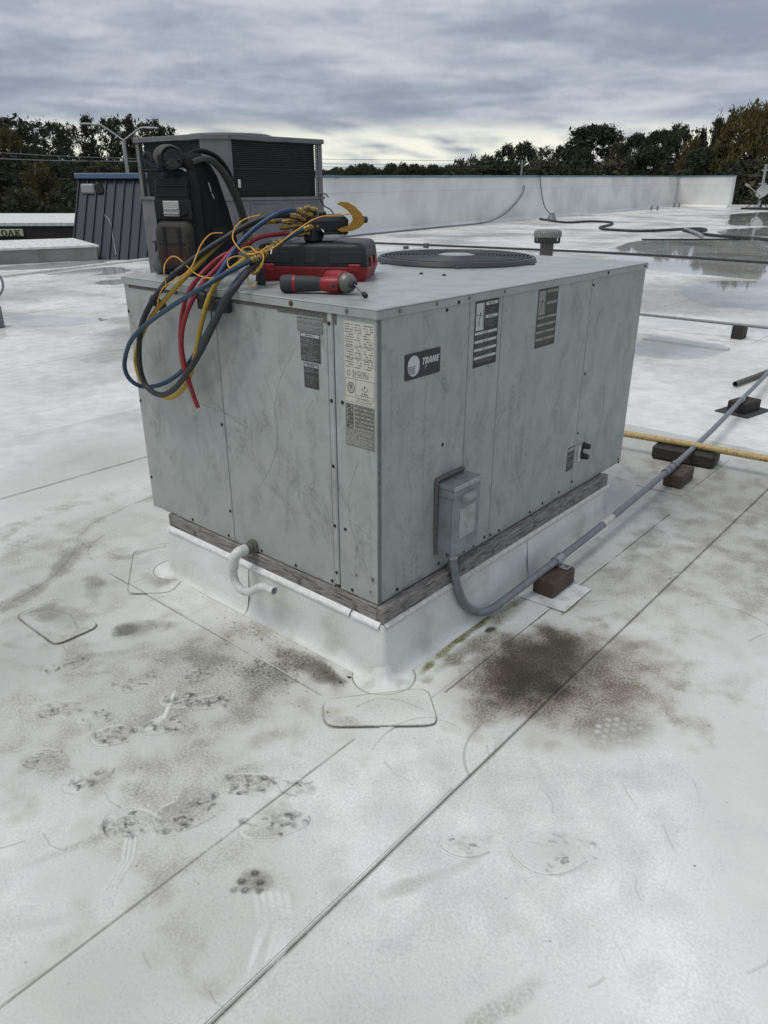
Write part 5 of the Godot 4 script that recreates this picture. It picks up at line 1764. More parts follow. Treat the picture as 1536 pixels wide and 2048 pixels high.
func build_manifold() -> void:
	var u := thing("gauge_manifold", "refrigerant gauge manifold with yellow hook frame and coloured hoses draped over the unit", "gauge manifold", V(0.40, TOP + 0.125, -0.60))
	var ax := V(0.85, 0.02, 0.52).normalized()
	var up := V(-0.12, 1.0, 0.1).normalized()
	var fx := Transform3D(Basis(ax, (up - ax * up.dot(ax)).normalized(), ax.cross(up).normalized()), V(0.415, 1.348, -0.588))
	var b := MB.new()
	b.box(fx, V(0.135, 0.050, 0.075), 0.010)
	var body := obj("body", b, M.case_black, u)
	b = MB.new()
	b.box(fx * Transform3D(Basis(Vector3.RIGHT, -0.35), V(0.02, -0.034, 0.006)), V(0.090, 0.012, 0.070), 0.003)
	obj("display_frame", b, M.case_black, body)
	b = MB.new()
	b.box(fx * Transform3D(Basis(Vector3.RIGHT, -0.35), V(0.015, -0.0335, 0.0415)), V(0.074, 0.011, 0.003), 0.001)
	obj("display", b, M.screen, body)
	b = MB.new()
	b.span(V(0.345, TOP + 0.1245, -0.635), V(0.395, 1.335, -0.585), 0.006)
	obj("foot", b, M.case_black, u)
	for q in [-0.045, -0.015]:
		b = MB.new()
		b.lathe(fx * Transform3D(Basis(), V(q, 0.024, 0.0)), [V2(0.013, 0.0), V2(0.013, 0.012), V2(0.010, 0.016), V2(0.0, 0.016)], 10)
		obj("valve_knob", b, M.black, body)
	# yellow hook frame: a thick crescent at the far end
	var outline := []
	for p in [[-0.050, -0.044], [-0.036, -0.051], [-0.014, -0.049], [0.010, -0.036], [0.030, -0.016], [0.042, 0.002], [0.040, 0.016], [0.026, 0.030], [0.0, 0.040], [-0.034, 0.044], [-0.052, 0.036], [-0.036, 0.030], [-0.012, 0.022], [0.002, 0.006], [0.000, -0.008], [-0.012, -0.022], [-0.032, -0.036]]:
		outline.append(V2(p[0], p[1]))
	b = MB.new()
	var side := V(0.652, 0, 0.758)
	var hx := Transform3D(Basis(side, side.cross(Vector3.UP), -Vector3.UP), V(0.463, 1.366, -0.515))
	b.slab(hx.translated(-hx.basis.y * 0.022), outline, 0.044, 0.004)
	obj("hook_frame", b, M.amber, u)
	b = MB.new()
	b.lathe(Transform3D(basis_to(side + V(0, -0.15, 0)), V(0.485, 1.362, -0.490)), [V2(0.010, 0.0), V2(0.011, 0.008), V2(0.010, 0.016), V2(0.006, 0.019), V2(0.0, 0.020)], 14)
	obj("end_knob", b, M.black, u)
	# steel hanging wire
	b = MB.new()
	b.tube(smooth_path([V(0.444, 1.43, -0.606), V(0.437, 1.441, -0.617), V(0.428, 1.436, -0.628), V(0.428, 1.419, -0.628), V(0.436, 1.402, -0.618), V(0.446, 1.392, -0.602), V(0.450, 1.378, -0.590)], 5), 0.0022, 6)
	obj("hanging_wire", b, M.screw_black, u)
	for h in HOSES:
		var pts := []
		for p in h[3]:
			pts.append(V(p[0], p[1], p[2]))
		b = MB.new()
		var thin: bool = h[1] == "wire"
		b.tube(smooth_path(pts, 6), h[2], 6 if thin else 12)
		var run := obj("sensor_wire" if thin else "hose", b, M.yellow_wire if thin else M[h[1]], u)
		if not thin:
			var d0: Vector3 = (pts[1] - pts[0]).normalized()
			b = MB.new()
			b.lathe(Transform3D(basis_to(d0), pts[0] - d0 * 0.004), [V2(h[2] * 0.9, 0.0), V2(h[2] * 1.28, 0.002), V2(h[2] * 1.28, 0.009), V2(h[2] * 1.12, 0.011), V2(h[2] * 1.28, 0.013), V2(h[2] * 1.28, 0.022), V2(h[2], 0.024)], 14)
			obj("ferrule", b, M.brass, run)
	for q in [[V(0.322, 1.3915, -0.638), V(0.378, 1.370, -0.602), 0.0115], [V(0.318, 1.376, -0.683), V(0.378, 1.360, -0.622), 0.012], [V(0.322, 1.354, -0.708), V(0.380, 1.346, -0.636), 0.010], [V(0.330, 1.336, -0.603), V(0.385, 1.346, -0.580), 0.011], [V(0.318, 1.314, -0.642), V(0.368, 1.326, -0.592), 0.010],
			[V(0.30, 1.335, -0.700), V(0.36, 1.342, -0.650), 0.010], [V(0.375, 1.392, -0.590), V(0.345, 1.398, -0.625), 0.009], [V(0.248, 1.300, -0.634), V(0.196, 1.280, -0.631), 0.0125], [V(0.196, 1.280, -0.631), V(0.146, 1.256, -0.628), 0.0135], [V(0.150, 1.258, -0.629), V(0.100, 1.230, -0.618), 0.0115],
			[V(0.165, 1.274, -0.660), V(0.095, 1.252, -0.640), 0.012], [V(0.128, 1.240, -0.600), V(0.088, 1.210, -0.602), 0.011], [V(0.132, 1.276, -0.742), V(0.205, 1.296, -0.728), 0.008], [V(0.152, 1.300, -0.716), V(0.182, 1.312, -0.700), 0.0085]]:
		fitting(q[0], q[1], q[2], u)
	for q in [[V(0.200, 1.287, -0.622), V(0.178, 1.262, -0.612)], [V(0.352, 1.388, -0.612), V(0.335, 1.402, -0.590)], [V(0.375, 1.335, -0.585), V(0.372, 1.322, -0.560)], [V(0.110, 1.235, -0.600), V(0.098, 1.252, -0.585)]]:
		b = MB.new()
		b.tube([q[0], q[0].lerp(q[1], 0.5) + V(0, 0.004, 0), q[1]], 0.0035, 6)
		obj("valve_lever", b, M.steel, u)
	# pipe clamp probe dangling at the tool case
	b = MB.new()
	soft_box(b, Transform3D(Basis(), V(0.152, TOP + 0.001, -0.640)), [[0.0, 0.022, 0.030, 0.008], [0.012, 0.026, 0.034, 0.01], [0.048, 0.022, 0.026, 0.009], [0.056, 0.014, 0.016, 0.006]])
	obj("clamp_probe", b, M.black, u)
	b = MB.new()
	b.box(Transform3D(Basis(Vector3.UP, 0.3) * Basis(Vector3.RIGHT, 0.6), V(-0.030, 1.098, -0.972)), V(0.022, 0.030, 0.062), 0.005)
	obj("hose_clip", b, M.black, u)
	# black spring clamp gripping the cap's edge under the hoses
	var c := thing("spring_clamp", "black plastic clamp gripping the cap edge under the hoses", "clamp", V(-0.015, 1.13, -0.67))
	b = MB.new()
	b.span(V(-0.030, 1.098, -0.750), V(-0.0015, 1.138, -0.600), 0.005)
	obj("jaw", b, M.black, c)
	b = MB.new()
	b.box(Transform3D(Basis(Vector3.RIGHT, 0.22), V(-0.018, 1.142, -0.735)), V(0.030, 0.030, 0.060), 0.006)
	obj("jaw", b, M.black, c)
	b = MB.new()
	b.tube(smooth_path([V(-0.01, 1.10, -0.70), V(-0.012, 1.06, -0.705), V(-0.01, 1.03, -0.70)], 4), 0.0018, 5)
	obj("lanyard", b, M.black, c)

# ------------------------------------------------------------------ the rest of the roof
func line_thing(called: String, label: String, category: String, pts: Array, r, m: Material, part := "run", group := "", seg := 8, sub := 4) -> Node3D:
	var t := thing(called, label, category, pts[0], group)
	var b := MB.new()
	b.tube(smooth_path(pts, sub), r, seg)
	obj(part, b, m, t)
	return t

func build_second_unit() -> void:
	var x0 := 3.15
	var x1 := 4.53
	var z0 := -4.71
	var z1 := -5.96
	var yt := 1.90
	var ch := 0.165
	var u := thing("taupe_air_conditioner", "taller taupe air conditioner with dark coil grilles behind the backpack", "air conditioner", V(3.9, 0, -5.4))
	var plan := func(o: float) -> Array: return [V2(x0 - o, z1 - o), V2(x1 + o, z1 - o), V2(x1 + o, z0 + o), V2(x0 + ch, z0 + o), V2(x0 - o, z0 - ch)]
	var b := MB.new()
	b.slab(Transform3D(Basis(), V(0, 0.30, 0)), plan.call(0.0), 1.035, 0.004)
	obj("lower_cabinet", b, M.taupe, u)
	b = MB.new()
	b.slab(Transform3D(Basis(), V(0, 1.336, 0)), plan.call(0.012), 0.028, 0.004)
	obj("shelf_trim", b, M.taupe, u)
	b = MB.new()
	b.slab(Transform3D(Basis(), V(0, 0.0045, 0)), plan.call(-0.08), 0.2945, 0.0)
	obj("curb", b, M.film, u)
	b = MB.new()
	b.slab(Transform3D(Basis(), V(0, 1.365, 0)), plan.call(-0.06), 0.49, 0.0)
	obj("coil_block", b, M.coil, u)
	b = MB.new()
	b.slab(Transform3D(Basis(), V(0, 1.856, 0)), plan.call(0.014), 0.044, 0.006)
	obj("top_cap", b, M.taupe_top, u)
	b = MB.new()
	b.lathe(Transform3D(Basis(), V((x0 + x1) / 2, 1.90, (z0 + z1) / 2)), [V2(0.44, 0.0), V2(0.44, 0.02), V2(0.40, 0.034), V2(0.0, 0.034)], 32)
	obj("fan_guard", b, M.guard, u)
	# corner post and end posts
	b = MB.new()
	b.slab(Transform3D(Basis(), V(0, 1.3645, 0)), [V2(x0, z0 - ch - 0.035), V2(x0, z0 - ch), V2(x0 + ch, z0), V2(x0 + ch + 0.04, z0), V2(x0 + ch + 0.03, z0 - 0.03), V2(x0 + 0.04, z0 - ch - 0.02)], 0.491, 0.0)
	obj("corner_post", b, M.taupe, u)
	for q in [[V(x0, 1.3645, z1), V(x0 + 0.05, 1.8555, z1 + 0.05)], [V(x1 - 0.06, 1.3645, z0 - 0.05), V(x1, 1.8555, z0)], [V(x1 - 0.05, 1.3645, z1), V(x1, 1.8555, z1 + 0.05)]]:
		b = MB.new()
		b.span(q[0], q[1], 0.004)
		obj("post", b, M.taupe, u)
	# grille bars of both coils
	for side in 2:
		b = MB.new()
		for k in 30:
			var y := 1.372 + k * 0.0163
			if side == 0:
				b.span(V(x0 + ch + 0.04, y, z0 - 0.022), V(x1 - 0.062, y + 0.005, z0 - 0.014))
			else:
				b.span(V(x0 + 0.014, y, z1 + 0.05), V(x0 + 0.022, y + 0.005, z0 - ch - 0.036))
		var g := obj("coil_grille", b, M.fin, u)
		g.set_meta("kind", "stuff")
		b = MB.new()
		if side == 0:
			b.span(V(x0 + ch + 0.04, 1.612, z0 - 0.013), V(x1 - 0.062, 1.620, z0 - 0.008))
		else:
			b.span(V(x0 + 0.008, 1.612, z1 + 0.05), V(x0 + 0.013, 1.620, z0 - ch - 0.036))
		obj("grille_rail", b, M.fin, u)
	# pale wire guard at the far end of the long coil
	for q in [0.078, 0.095]:
		b = MB.new()
		b.tube([V(x1 - q, 1.37, z0 - 0.005), V(x1 - q, 1.85, z0 - 0.005)], 0.004, 6)
		obj("guard_wire", b, M.pole, u)
	for k in 9:
		b = MB.new()
		b.tube([V(x1 - 0.10, 1.40 + k * 0.052, z0 - 0.005), V(x1 - 0.062, 1.40 + k * 0.052, z0 - 0.005)], 0.003, 5)
		obj("guard_wire", b, M.pole, u)
	for q in [[3.75, 0.95, 0.35], [4.3, 0.95, 0.35]]:
		b = MB.new()
		b.span(V(q[0] - 0.22, 0.36, z0), V(q[0] + 0.22, 1.30, z0 + 0.006), 0.003)
		obj("access_panel", b, M.taupe, u)
	b = MB.new()
	b.span(V(3.44, 1.0, z0 + 0.001), V(3.53, 1.13, z0 + 0.003))
	obj("white_label", b, M.caulk, u)
	b = MB.new()
	b.span(V(3.40, 1.45, z0 + 0.001), V(3.43, 1.52, z0 + 0.004))
	obj("white_label", b, M.caulk, u)

func build_roof_things() -> void:
	var b: MB
	# loose pipe at the right edge
	var lp := thing("loose_pipe", "short grey pipe lying on the roof beside the conduit", "pipe", V(4.7, 0.03, -0.35))
	b = MB.new()
	b.tube([V(4.694, 0.030, -0.354), V(5.10, 0.027, -0.31), V(5.6, 0.025, -0.26), V(6.0, 0.025, -0.22)], 0.020, 12, false)
	b.tube([V(4.694, 0.030, -0.354), V(4.76, 0.030, -0.347)], 0.016, 12, false)
	obj("tube", b, M.sealant, lp)
	line_thing("thin_conduit", "thin grey conduit on a dark block, farther behind the unit", "conduit", [V(6.80, 0.152, -4.2), V(6.80, 0.152, -2.0), V(6.80, 0.152, -0.99), V(6.83, 0.152, 0.9), V(6.85, 0.152, 3.0)], 0.015, M.conduit)
	line_thing("black_pipe", "long black pipe lying straight across the roof behind the unit", "pipe", [V(13.6, 0.05, -15.2), V(14.59, 0.045, -12.66), V(15.3, 0.045, -9.0), V(15.7, 0.045, -5.9), V(15.5, 0.045, -3.09), V(15.3, 0.045, 2.0)], 0.027, M.rubber)
	line_thing("white_cable", "thin white cable on the roof in front of the low grey wall", "cable", [V(3.2, 0.03, -12.2), V(4.36, 0.03, -12.5), V(6.2, 0.03, -13.0), V(8.0, 0.03, -13.5)], 0.022, M.film_clean)
	# far hose
	line_thing("far_hose", "looped grey hose lying in front of the white parapet wall", "hose", [V(31.57, 0.05, -17.51), V(29.15, 0.05, -14.92), V(30.70, 0.05, -14.55), V(30.42, 0.05, -13.45), V(28.38, 0.05, -12.53), V(26.36, 0.05, -11.98), V(25.18, 0.05, -11.26), V(24.90, 0.05, -10.62), V(24.82, 0.05, -9.77), V(25.98, 0.05, -9.36), V(27.01, 0.05, -9.13), V(27.75, 0.05, -8.78), V(26.91, 0.05, -8.27), V(26.05, 0.05, -8.34), V(26.4, 0.05, -8.9), V(24.73, 0.05, -7.71), V(23.84, 0.05, -6.78), V(23.11, 0.05, -5.19), V(22.82, 0.05, -4.27)], 0.045, M.rubber)
	line_thing("silver_tube", "short pale tube lying on the roof by the end of the far hose", "tube", [V(26.43, 0.08, -8.83), V(24.63, 0.08, -7.83), V(22.9, 0.08, -7.0)], 0.05, M.galv)
	line_thing("thin_line", "thin dark line lying along the far edge of the wide puddle", "cable", [V(20.93, 0.03, -8.05), V(22.05, 0.03, -6.76), V(23.58, 0.03, -5.32), V(25.2, 0.03, -3.6)], 0.022, M.wire)
	# mushroom vent
	var v := thing("roof_vent", "mushroom-shaped roof vent with grey hood and slotted collar behind the unit", "roof vent", V(11.95, 0, -6.15))
	var at := Transform3D(Basis(), V(11.95, 0, -6.15))
	b = MB.new()
	b.lathe(at, [V2(0.20, 0.0045), V2(0.13, 0.02), V2(0.125, 0.06), V2(0.125, 0.48)], 24)
	obj("stack", b, M.sealant, v)
	b = MB.new()
	b.lathe(at, [V2(0.125, 0.46), V2(0.23, 0.465), V2(0.245, 0.48), V2(0.245, 0.49)], 24)
	obj("collar", b, M.rubber, v)
	for k in 20:
		var a := TAU * k / 20
		b = MB.new()
		b.box(Transform3D(Basis(Vector3.UP, -a), V(11.95 + cos(a) * 0.236, 0.53, -6.15 + sin(a) * 0.236)), V(0.016, 0.085, 0.026), 0.003)
		obj("slat", b, M.rubber, v)
	b = MB.new()
	b.lathe(at, [V2(0.0, 0.488), V2(0.18, 0.488), V2(0.18, 0.572), V2(0.25, 0.572), V2(0.262, 0.58), V2(0.262, 0.650), V2(0.245, 0.685), V2(0.20, 0.705), V2(0.0, 0.715)], 28)
	obj("hood", b, M.vent, v)
	# pipe stand tops
	for q in [["shorter grey pipe stand behind the unit, nearer the tool case", 12.55, -10.1, 0.20], ["taller grey pipe stand behind the unit, nearer the fan guard", 12.85, -9.75, 0.26]]:
		var s := thing("pipe_stand", q[0], "pipe stand", V(q[1], 0, q[2]), "grey pipe stands")
		b = MB.new()
		b.span(V(q[1] - 0.05, 0.0035, q[2] - 0.05), V(q[1] + 0.05, q[3], q[2] + 0.05), 0.008)
		obj("post", b, M.sealant, s)
		b = MB.new()
		b.span(V(q[1] - 0.1, 0.0025, q[2] - 0.1), V(q[1] + 0.1, 0.03, q[2] + 0.1), 0.006)
		obj("foot", b, M.rubber, s)
	# small cone vent
	var cv := thing("cone_vent", "small grey cone-shaped vent at the foot of the white parapet wall", "roof vent", V(30.95, 0, -16.57))
	b = MB.new()
	b.lathe(Transform3D(Basis(), V(30.95, 0, -16.57)), [V2(0.23, 0.003), V2(0.22, 0.05), V2(0.12, 0.30), V2(0.12, 0.34), V2(0.0, 0.34)], 16)
	obj("cone", b, M.conduit, cv)
	for q in [["left one of two tiny grey studs near the wall's far corner", 49.5, -19.4], ["right one of two tiny grey studs near the wall's far corner", 58.0, -21.2]]:
		var s := thing("roof_stud", q[0], "roof stud", V(q[1], 0, q[2]), "tiny studs by the parapet wall")
		for o in [-0.14, 0.14]:
			b = MB.new()
			b.span(V(q[1] + o - 0.05, 0.003, q[2] - 0.05 + o), V(q[1] + o + 0.05, 0.28, q[2] + 0.05 + o), 0.01)
			obj("peg", b, M.conduit, s)
	# something bent at the left edge of the roof
	var gn := thing("gooseneck_pipe", "bent grey pipe on a small post at the left edge of the roof", "pipe", V(2.09, 0, -7.58))
	b = MB.new()
	b.tube(smooth_path([V(2.12, 0.22, -7.55), V(2.17, 0.33, -7.49), V(2.215, 0.42, -7.44), V(2.222, 0.50, -7.43), V(2.20, 0.57, -7.455), V(2.13, 0.62, -7.54), V(2.03, 0.63, -7.65)], 5), 0.013, 8)
	obj("bend", b, M.conduit, gn)
	b = MB.new()
	b.span(V(2.00, 0.003, -7.70), V(2.175, 0.24, -7.475), 0.006)
	obj("post", b, M.conduit, gn)

	# white parapet wall with its blue cap, cables hanging on it
	var w := thing("parapet_wall", "long white parapet wall with a thin blue metal cap behind the roof", "parapet wall", V(40, 0, -19.6))
	var pl := [V2(9.0, -15.05), V2(19.03, -16.52), V2(40.0, -19.59), V2(61.69, -22.77), V2(59.85, -18.10)]
	var top := [1.67, 1.765, 1.96, 2.155, 2.15]
	for k in 4:
		var a: Vector2 = pl[k]
		var c: Vector2 = pl[k + 1]
		var n2 := (c - a).orthogonal().normalized() * 0.35
		if n2.dot(V2(-1.5, 1.3) - a) > 0.0:
			n2 = -n2
		b = MB.new()
		var ha: float = top[k] - 0.05
		var hc: float = top[k + 1] - 0.05
		# film face with a low cant at its foot
		var nf2 := -n2.normalized() * 0.12
		var inside := V((a.x + c.x) / 2 + n2.x * 0.5, 0.8, (a.y + c.y) / 2 + n2.y * 0.5)
		b.auto([V(a.x + nf2.x, 0.003, a.y + nf2.y), V(c.x + nf2.x, 0.003, c.y + nf2.y), V(c.x, 0.13, c.y), V(a.x, 0.13, a.y)], inside)
		b.auto([V(a.x, 0.13, a.y), V(c.x, 0.13, c.y), V(c.x, hc, c.y), V(a.x, ha, a.y)], inside)
		b.auto([V(a.x + n2.x, ha, a.y + n2.y), V(c.x + n2.x, hc, c.y + n2.y), V(c.x + n2.x, -6, c.y + n2.y), V(a.x + n2.x, -6, a.y + n2.y)], inside)
		b.auto([V(a.x, ha, a.y), V(c.x, hc, c.y), V(c.x + n2.x, hc, c.y + n2.y), V(a.x + n2.x, ha, a.y + n2.y)], inside)
		b.auto([V(c.x, 0, c.y), V(c.x, hc, c.y), V(c.x + n2.x, hc, c.y + n2.y), V(c.x + n2.x, 0, c.y + n2.y)], inside)
		obj("wall_face", b, M.wall, w)
		b = MB.new()
		var lapf := -n2.normalized() * 0.02
		b.auto([V(a.x + lapf.x, ha * 0.74, a.y + lapf.y), V(c.x + lapf.x, hc * 0.74, c.y + lapf.y), V(c.x, hc * 0.755, c.y), V(a.x, ha * 0.755, a.y)], inside - V(0, 1, 0))
		b.auto([V(a.x + lapf.x, ha * 0.74, a.y + lapf.y), V(c.x + lapf.x, hc * 0.74, c.y + lapf.y), V(c.x, hc * 0.735, c.y), V(a.x, ha * 0.735, a.y)], inside + V(0, 1, 0))
		obj("film_lap", b, M.wall, w)
		b = MB.new()
		var mid := (a + c) / 2 + n2 / 2
		var dir := (c - a)
		var slope := atan2(hc - ha, dir.length())
		b.box(Transform3D(Basis(Vector3.UP, -dir.angle()) * Basis(Vector3.BACK, slope), V(mid.x, (ha + hc) / 2 + 0.03, mid.y)), V(dir.length() + 0.1, 0.075 if k > 0 else 0.06, 0.46), 0.01)
		var capping := obj("cap", b, M.wall_cap, w)
		for j in int(dir.length() / 3.05):
			var t := (j + 0.5) * 3.05 / dir.length()
			var e := a.lerp(c, t) + n2 / 2
			b = MB.new()
			b.box(Transform3D(Basis(Vector3.UP, -dir.angle()) * Basis(Vector3.BACK, slope), V(e.x, lerpf(ha, hc, t) + 0.03, e.y)), V(0.10, 0.085, 0.475), 0.004)
			obj("cover_plate", b, M.wall_cap, capping)
	line_thing("wall_cable", "grey cable hung from the parapet wall and drooping along its foot", "cable", [V(15.5, 0.03, -15.4), V(18.2, 0.03, -15.95), V(20.0, 0.03, -16.25), V(22.7, 0.03, -16.75), V(26.2, 0.03, -17.35), V(28.0, 0.14, -17.68), V(29.3, 0.37, -17.94), V(30.33, 0.76, -18.10), V(31.06, 1.18, -18.21), V(31.12, 1.50, -18.22)], 0.028, M.conduit)
	line_thing("drop_cable", "thin dark cable hanging down the parapet wall to the cone vent", "cable", [V(32.88, 1.92, -18.46), V(33.0, 1.6, -18.46), V(33.3, 1.05, -18.50), V(33.6, 0.5, -18.45), V(33.4, 0.1, -17.9), V(32.6, 0.03, -17.5), V(31.1, 0.03, -16.9)], 0.022, M.wire)

	# satellite dish on a ballasted tripod
	var sd := thing("satellite_dish", "grey satellite dish on a tripod stand at the roof's far right", "satellite dish", V(55.8, 0, -14.7))
	var dc := V(55.6, 1.13, -14.7)
	var dn := V(-0.55, 0.30, -0.15).normalized()
	b = MB.new()
	b.lathe(Transform3D(basis_to(dn), dc - dn * 0.1), [V2(0.0, -0.02), V2(0.25, 0.03), V2(0.44, 0.11), V2(0.45, 0.12), V2(0.42, 0.12), V2(0.22, 0.045), V2(0.0, 0.005)], 26)
	obj("dish", b, M.dish, sd)
	b = MB.new()
	b.tube([dc + V(-0.05, -0.35, 0.0), dc + V(-0.40, 0.05, -0.45), dc + V(-0.55, 0.28, -0.75)], 0.035, 6)
	obj("feed_arm", b, M.dish, sd)
	b = MB.new()
	b.box(Transform3D(basis_to(V(-0.3, 0.25, -0.5)), dc + V(-0.62, 0.36, -0.85)), V(0.12, 0.34, 0.14), 0.03)
	obj("receiver", b, M.dish, sd)
	b = MB.new()
	b.tube([V(55.8, 0.1, -14.7), V(55.75, 0.95, -14.7)], 0.05, 8)
	obj("mast", b, M.wire, sd)
	for q in [[-0.65, -0.75], [0.3, 0.7], [0.6, -0.2], [-0.4, 0.5], [-0.9, -0.2]]:
		b = MB.new()
		b.tube([V(55.78, 0.72, -14.7), V(55.8 + q[0], 0.12, -14.7 + q[1])], 0.028, 6)
		obj("leg", b, M.wire, sd)
	b = MB.new()
	b.span(V(54.9, 0.004, -15.7), V(56.8, 0.12, -13.7), 0.01)
	obj("ballast_tray", b, M.coil, sd)

	# low grey parapet at the left
	var lw := thing("low_parapet", "low grey parapet with pale sloping coping at the left edge", "parapet wall", V(5, 0, -14.8))
	var la := V2(-3.0, -17.6)
	var lb := V2(7.25, -14.30)
	var lo := V2(-0.18, -0.57) * 1.0
	b = MB.new()
	var ins := V(2.0 + lo.x / 2, 0.15, -16.0 + lo.y / 2)
	b.auto([V(la.x, 0.0, la.y), V(lb.x, 0.0, lb.y), V(lb.x, 0.30, lb.y), V(la.x, 0.30, la.y)], ins)
	b.auto([V(lb.x, 0.0, lb.y), V(lb.x, 0.30, lb.y), V(lb.x + lo.x, 0.42, lb.y + lo.y), V(lb.x + lo.x, 0.0, lb.y + lo.y)], ins)
	b.auto([V(la.x + lo.x, -0.5, la.y + lo.y), V(lb.x + lo.x, -0.5, lb.y + lo.y), V(lb.x + lo.x, 0.42, lb.y + lo.y), V(la.x + lo.x, 0.42, la.y + lo.y)], ins)
	b.auto([V(la.x, 0.30, la.y), V(lb.x, 0.30, lb.y), V(lb.x + lo.x, 0.42, lb.y + lo.y), V(la.x + lo.x, 0.42, la.y + lo.y)], ins)
	obj("wall_face", b, M.low_wall, lw)
	b = MB.new()
	var fo := V2(0.03, 0.06)
	b.auto([V(la.x + fo.x, 0.31, la.y + fo.y), V(lb.x + fo.x, 0.31, lb.y + fo.y), V(lb.x + lo.x, 0.435, lb.y + lo.y), V(la.x + lo.x, 0.435, la.y + lo.y)], ins - V(0, 1, 0))
	b.auto([V(la.x + fo.x, 0.31, la.y + fo.y), V(lb.x + fo.x, 0.31, lb.y + fo.y), V(lb.x + fo.x, 0.27, lb.y + fo.y), V(la.x + fo.x, 0.27, la.y + fo.y)], ins)
	obj("coping", b, M.film_clean, lw)

	# blue standing-seam mansard seen from its back slope
	var bd := V(0.60, 0, 0.80).normalized()
	var base0 := V(6.95, 0.0045, -14.86)
	var lean := V(0.80, 0, -0.62).normalized()
	var bl := thing("blue_metal_screen", "sloping blue standing-seam metal screen wall behind the low parapet", "screen wall", V(8, 0, -14))
	for k in 10:
		var p0 := base0 + bd * (k * 0.205)
		var p1 := base0 + bd * ((k + 1) * 0.205 - 0.004)
		var rise := V(0, 1.62, 0) + lean * 1.0
		b = MB.new()
		var back := lean * 0.05
		b.auto([p0, p1, p1 + rise, p0 + rise], p0 + lean + V(0, 0.5, 0))
		b.auto([p0 + back, p1 + back, p1 + rise + back, p0 + rise + back], p0)
		# raised seam along one edge
		var rib := bd * 0.022
		var out := -lean * 0.045
		b.auto([p0 + out, p0 + rib + out, p0 + rib + rise + out, p0 + rise + out], p0 + lean)
		b.auto([p0, p0 + out, p0 + out + rise, p0 + rise], p0 + bd)
		b.auto([p0 + rib, p0 + rib + out, p0 + rib + out + rise, p0 + rib + rise], p0 - bd)
		obj("seam_panel", b, M.blue_panel, bl)
	b = MB.new()
	var tc := base0 + V(0, 1.66, 0) + lean * 1.0 + bd * 1.02
	b.box(Transform3D(Basis(bd, Vector3.UP, bd.cross(Vector3.UP)), tc), V(2.16, 0.11, 0.22), 0.012)
	obj("ridge_cap", b, M.blue_trim, bl)
	var fl := thing("flood_light", "pale grey flood light fixed near the top of the blue screen", "light fixture", base0 + V(0, 1.4, 0))
	b = MB.new()
	var lx := base0 + V(0.05, 1.40, 0.0) + lean * 0.80 + bd * 0.22
	b.box(Transform3D(Basis(bd, Vector3.UP, bd.cross(Vector3.UP)), lx), V(0.30, 0.20, 0.16), 0.03)
	obj("lamp_head", b, M.dish, fl)
	b = MB.new()
	b.box(Transform3D(Basis(bd, Vector3.UP, bd.cross(Vector3.UP)) * Basis(Vector3.BACK, 0.4), lx + bd * 0.24), V(0.16, 0.24, 0.14), 0.03)
	obj("bracket", b, M.brown, fl)
	var c0 := lx + bd * 0.3 - V(0, 0.1, 0)
	line_thing("hanging_cord", "thin grey cord hanging from the flood light down the blue screen", "cord", [c0, c0 + V(0.03, -0.35, 0.02) - lean * 0.25, c0 + V(0.15, -0.55, 0.17) - lean * 0.4, c0 + V(0.22, -0.9, 0.25) - lean * 0.62, c0 + V(0.27, -1.2, 0.36) - lean * 0.82], 0.014, M.conduit)

	# brown building beyond, with its sign
	var br := thing("brown_building", "low building with dark brown fascia and white roof beyond the low parapet", "building", V(12, -6, -29))
	var fa := V(2.5, 0, -40.0)
	var fb := V(15.1, 0, -25.4)
	var fd := (fb - fa).normalized()
	var fn := V(-fd.z, 0, fd.x)
	if fn.dot(CAM - fa) < 0.0:
		fn = -fn
	var deep := -fn * 9.0
	b = MB.new()
	b.auto([fa + V(0, -6, 0), fb + V(0, -6, 0), fb + V(0, 0.10, 0), fa + V(0, 0.06, 0)], fa + deep)
	b.auto([fb + V(0, -6, 0), fb + deep + V(0, -6, 0), fb + deep + V(0, 0.10, 0), fb + V(0, 0.10, 0)], fa + deep)
	obj("fascia", b, M.brown, br)
	b = MB.new()
	b.auto([fa + V(0, 0.16, 0) + fn * 0.05, fb + V(0, 0.20, 0) + fn * 0.05, fb + deep + V(0, 0.24, 0), fa + deep + V(0, 0.24, 0)], fa + V(0, -5, 0))
	b.auto([fa + V(0, 0.16, 0) + fn * 0.05, fb + V(0, 0.20, 0) + fn * 0.05, fb + V(0, 0.09, 0) + fn * 0.05, fa + V(0, 0.05, 0) + fn * 0.05], fa + deep)
	obj("white_roof", b, M.film_clean, br)
	var sg := thing("name_board", "cream board with dark letters OAK on the brown fascia", "sign", V(11.9, -0.3, -29.1))
	b = MB.new()
	var sc := V(11.95, -0.155, -29.02) - fd * 0.5 + fn * 0.04
	var sx := Transform3D(Basis(fd if fd.dot(V(0.652, 0, 0.758)) > 0 else -fd, Vector3.UP, fn), sc)
	b.box(sx, V(2.3, 0.25, 0.05), 0.01)
	obj("board", b, M.sign_cream, sg)
	var tm := TextMesh.new()
	tm.text = "OAK"
	var font := SystemFont.new()
	font.font_names = PackedStringArray(["Droid Serif"])
	font.font_weight = 700
	tm.font = font
	tm.font_size = 64
	tm.pixel_size = 0.0046
	tm.depth = 0.02
	obj("lettering", tm, M.sign_ink, sg, sx * Transform3D(Basis().scaled(V(1.12, 1.0, 1.0)), V(0.68, -0.005, 0.03)))

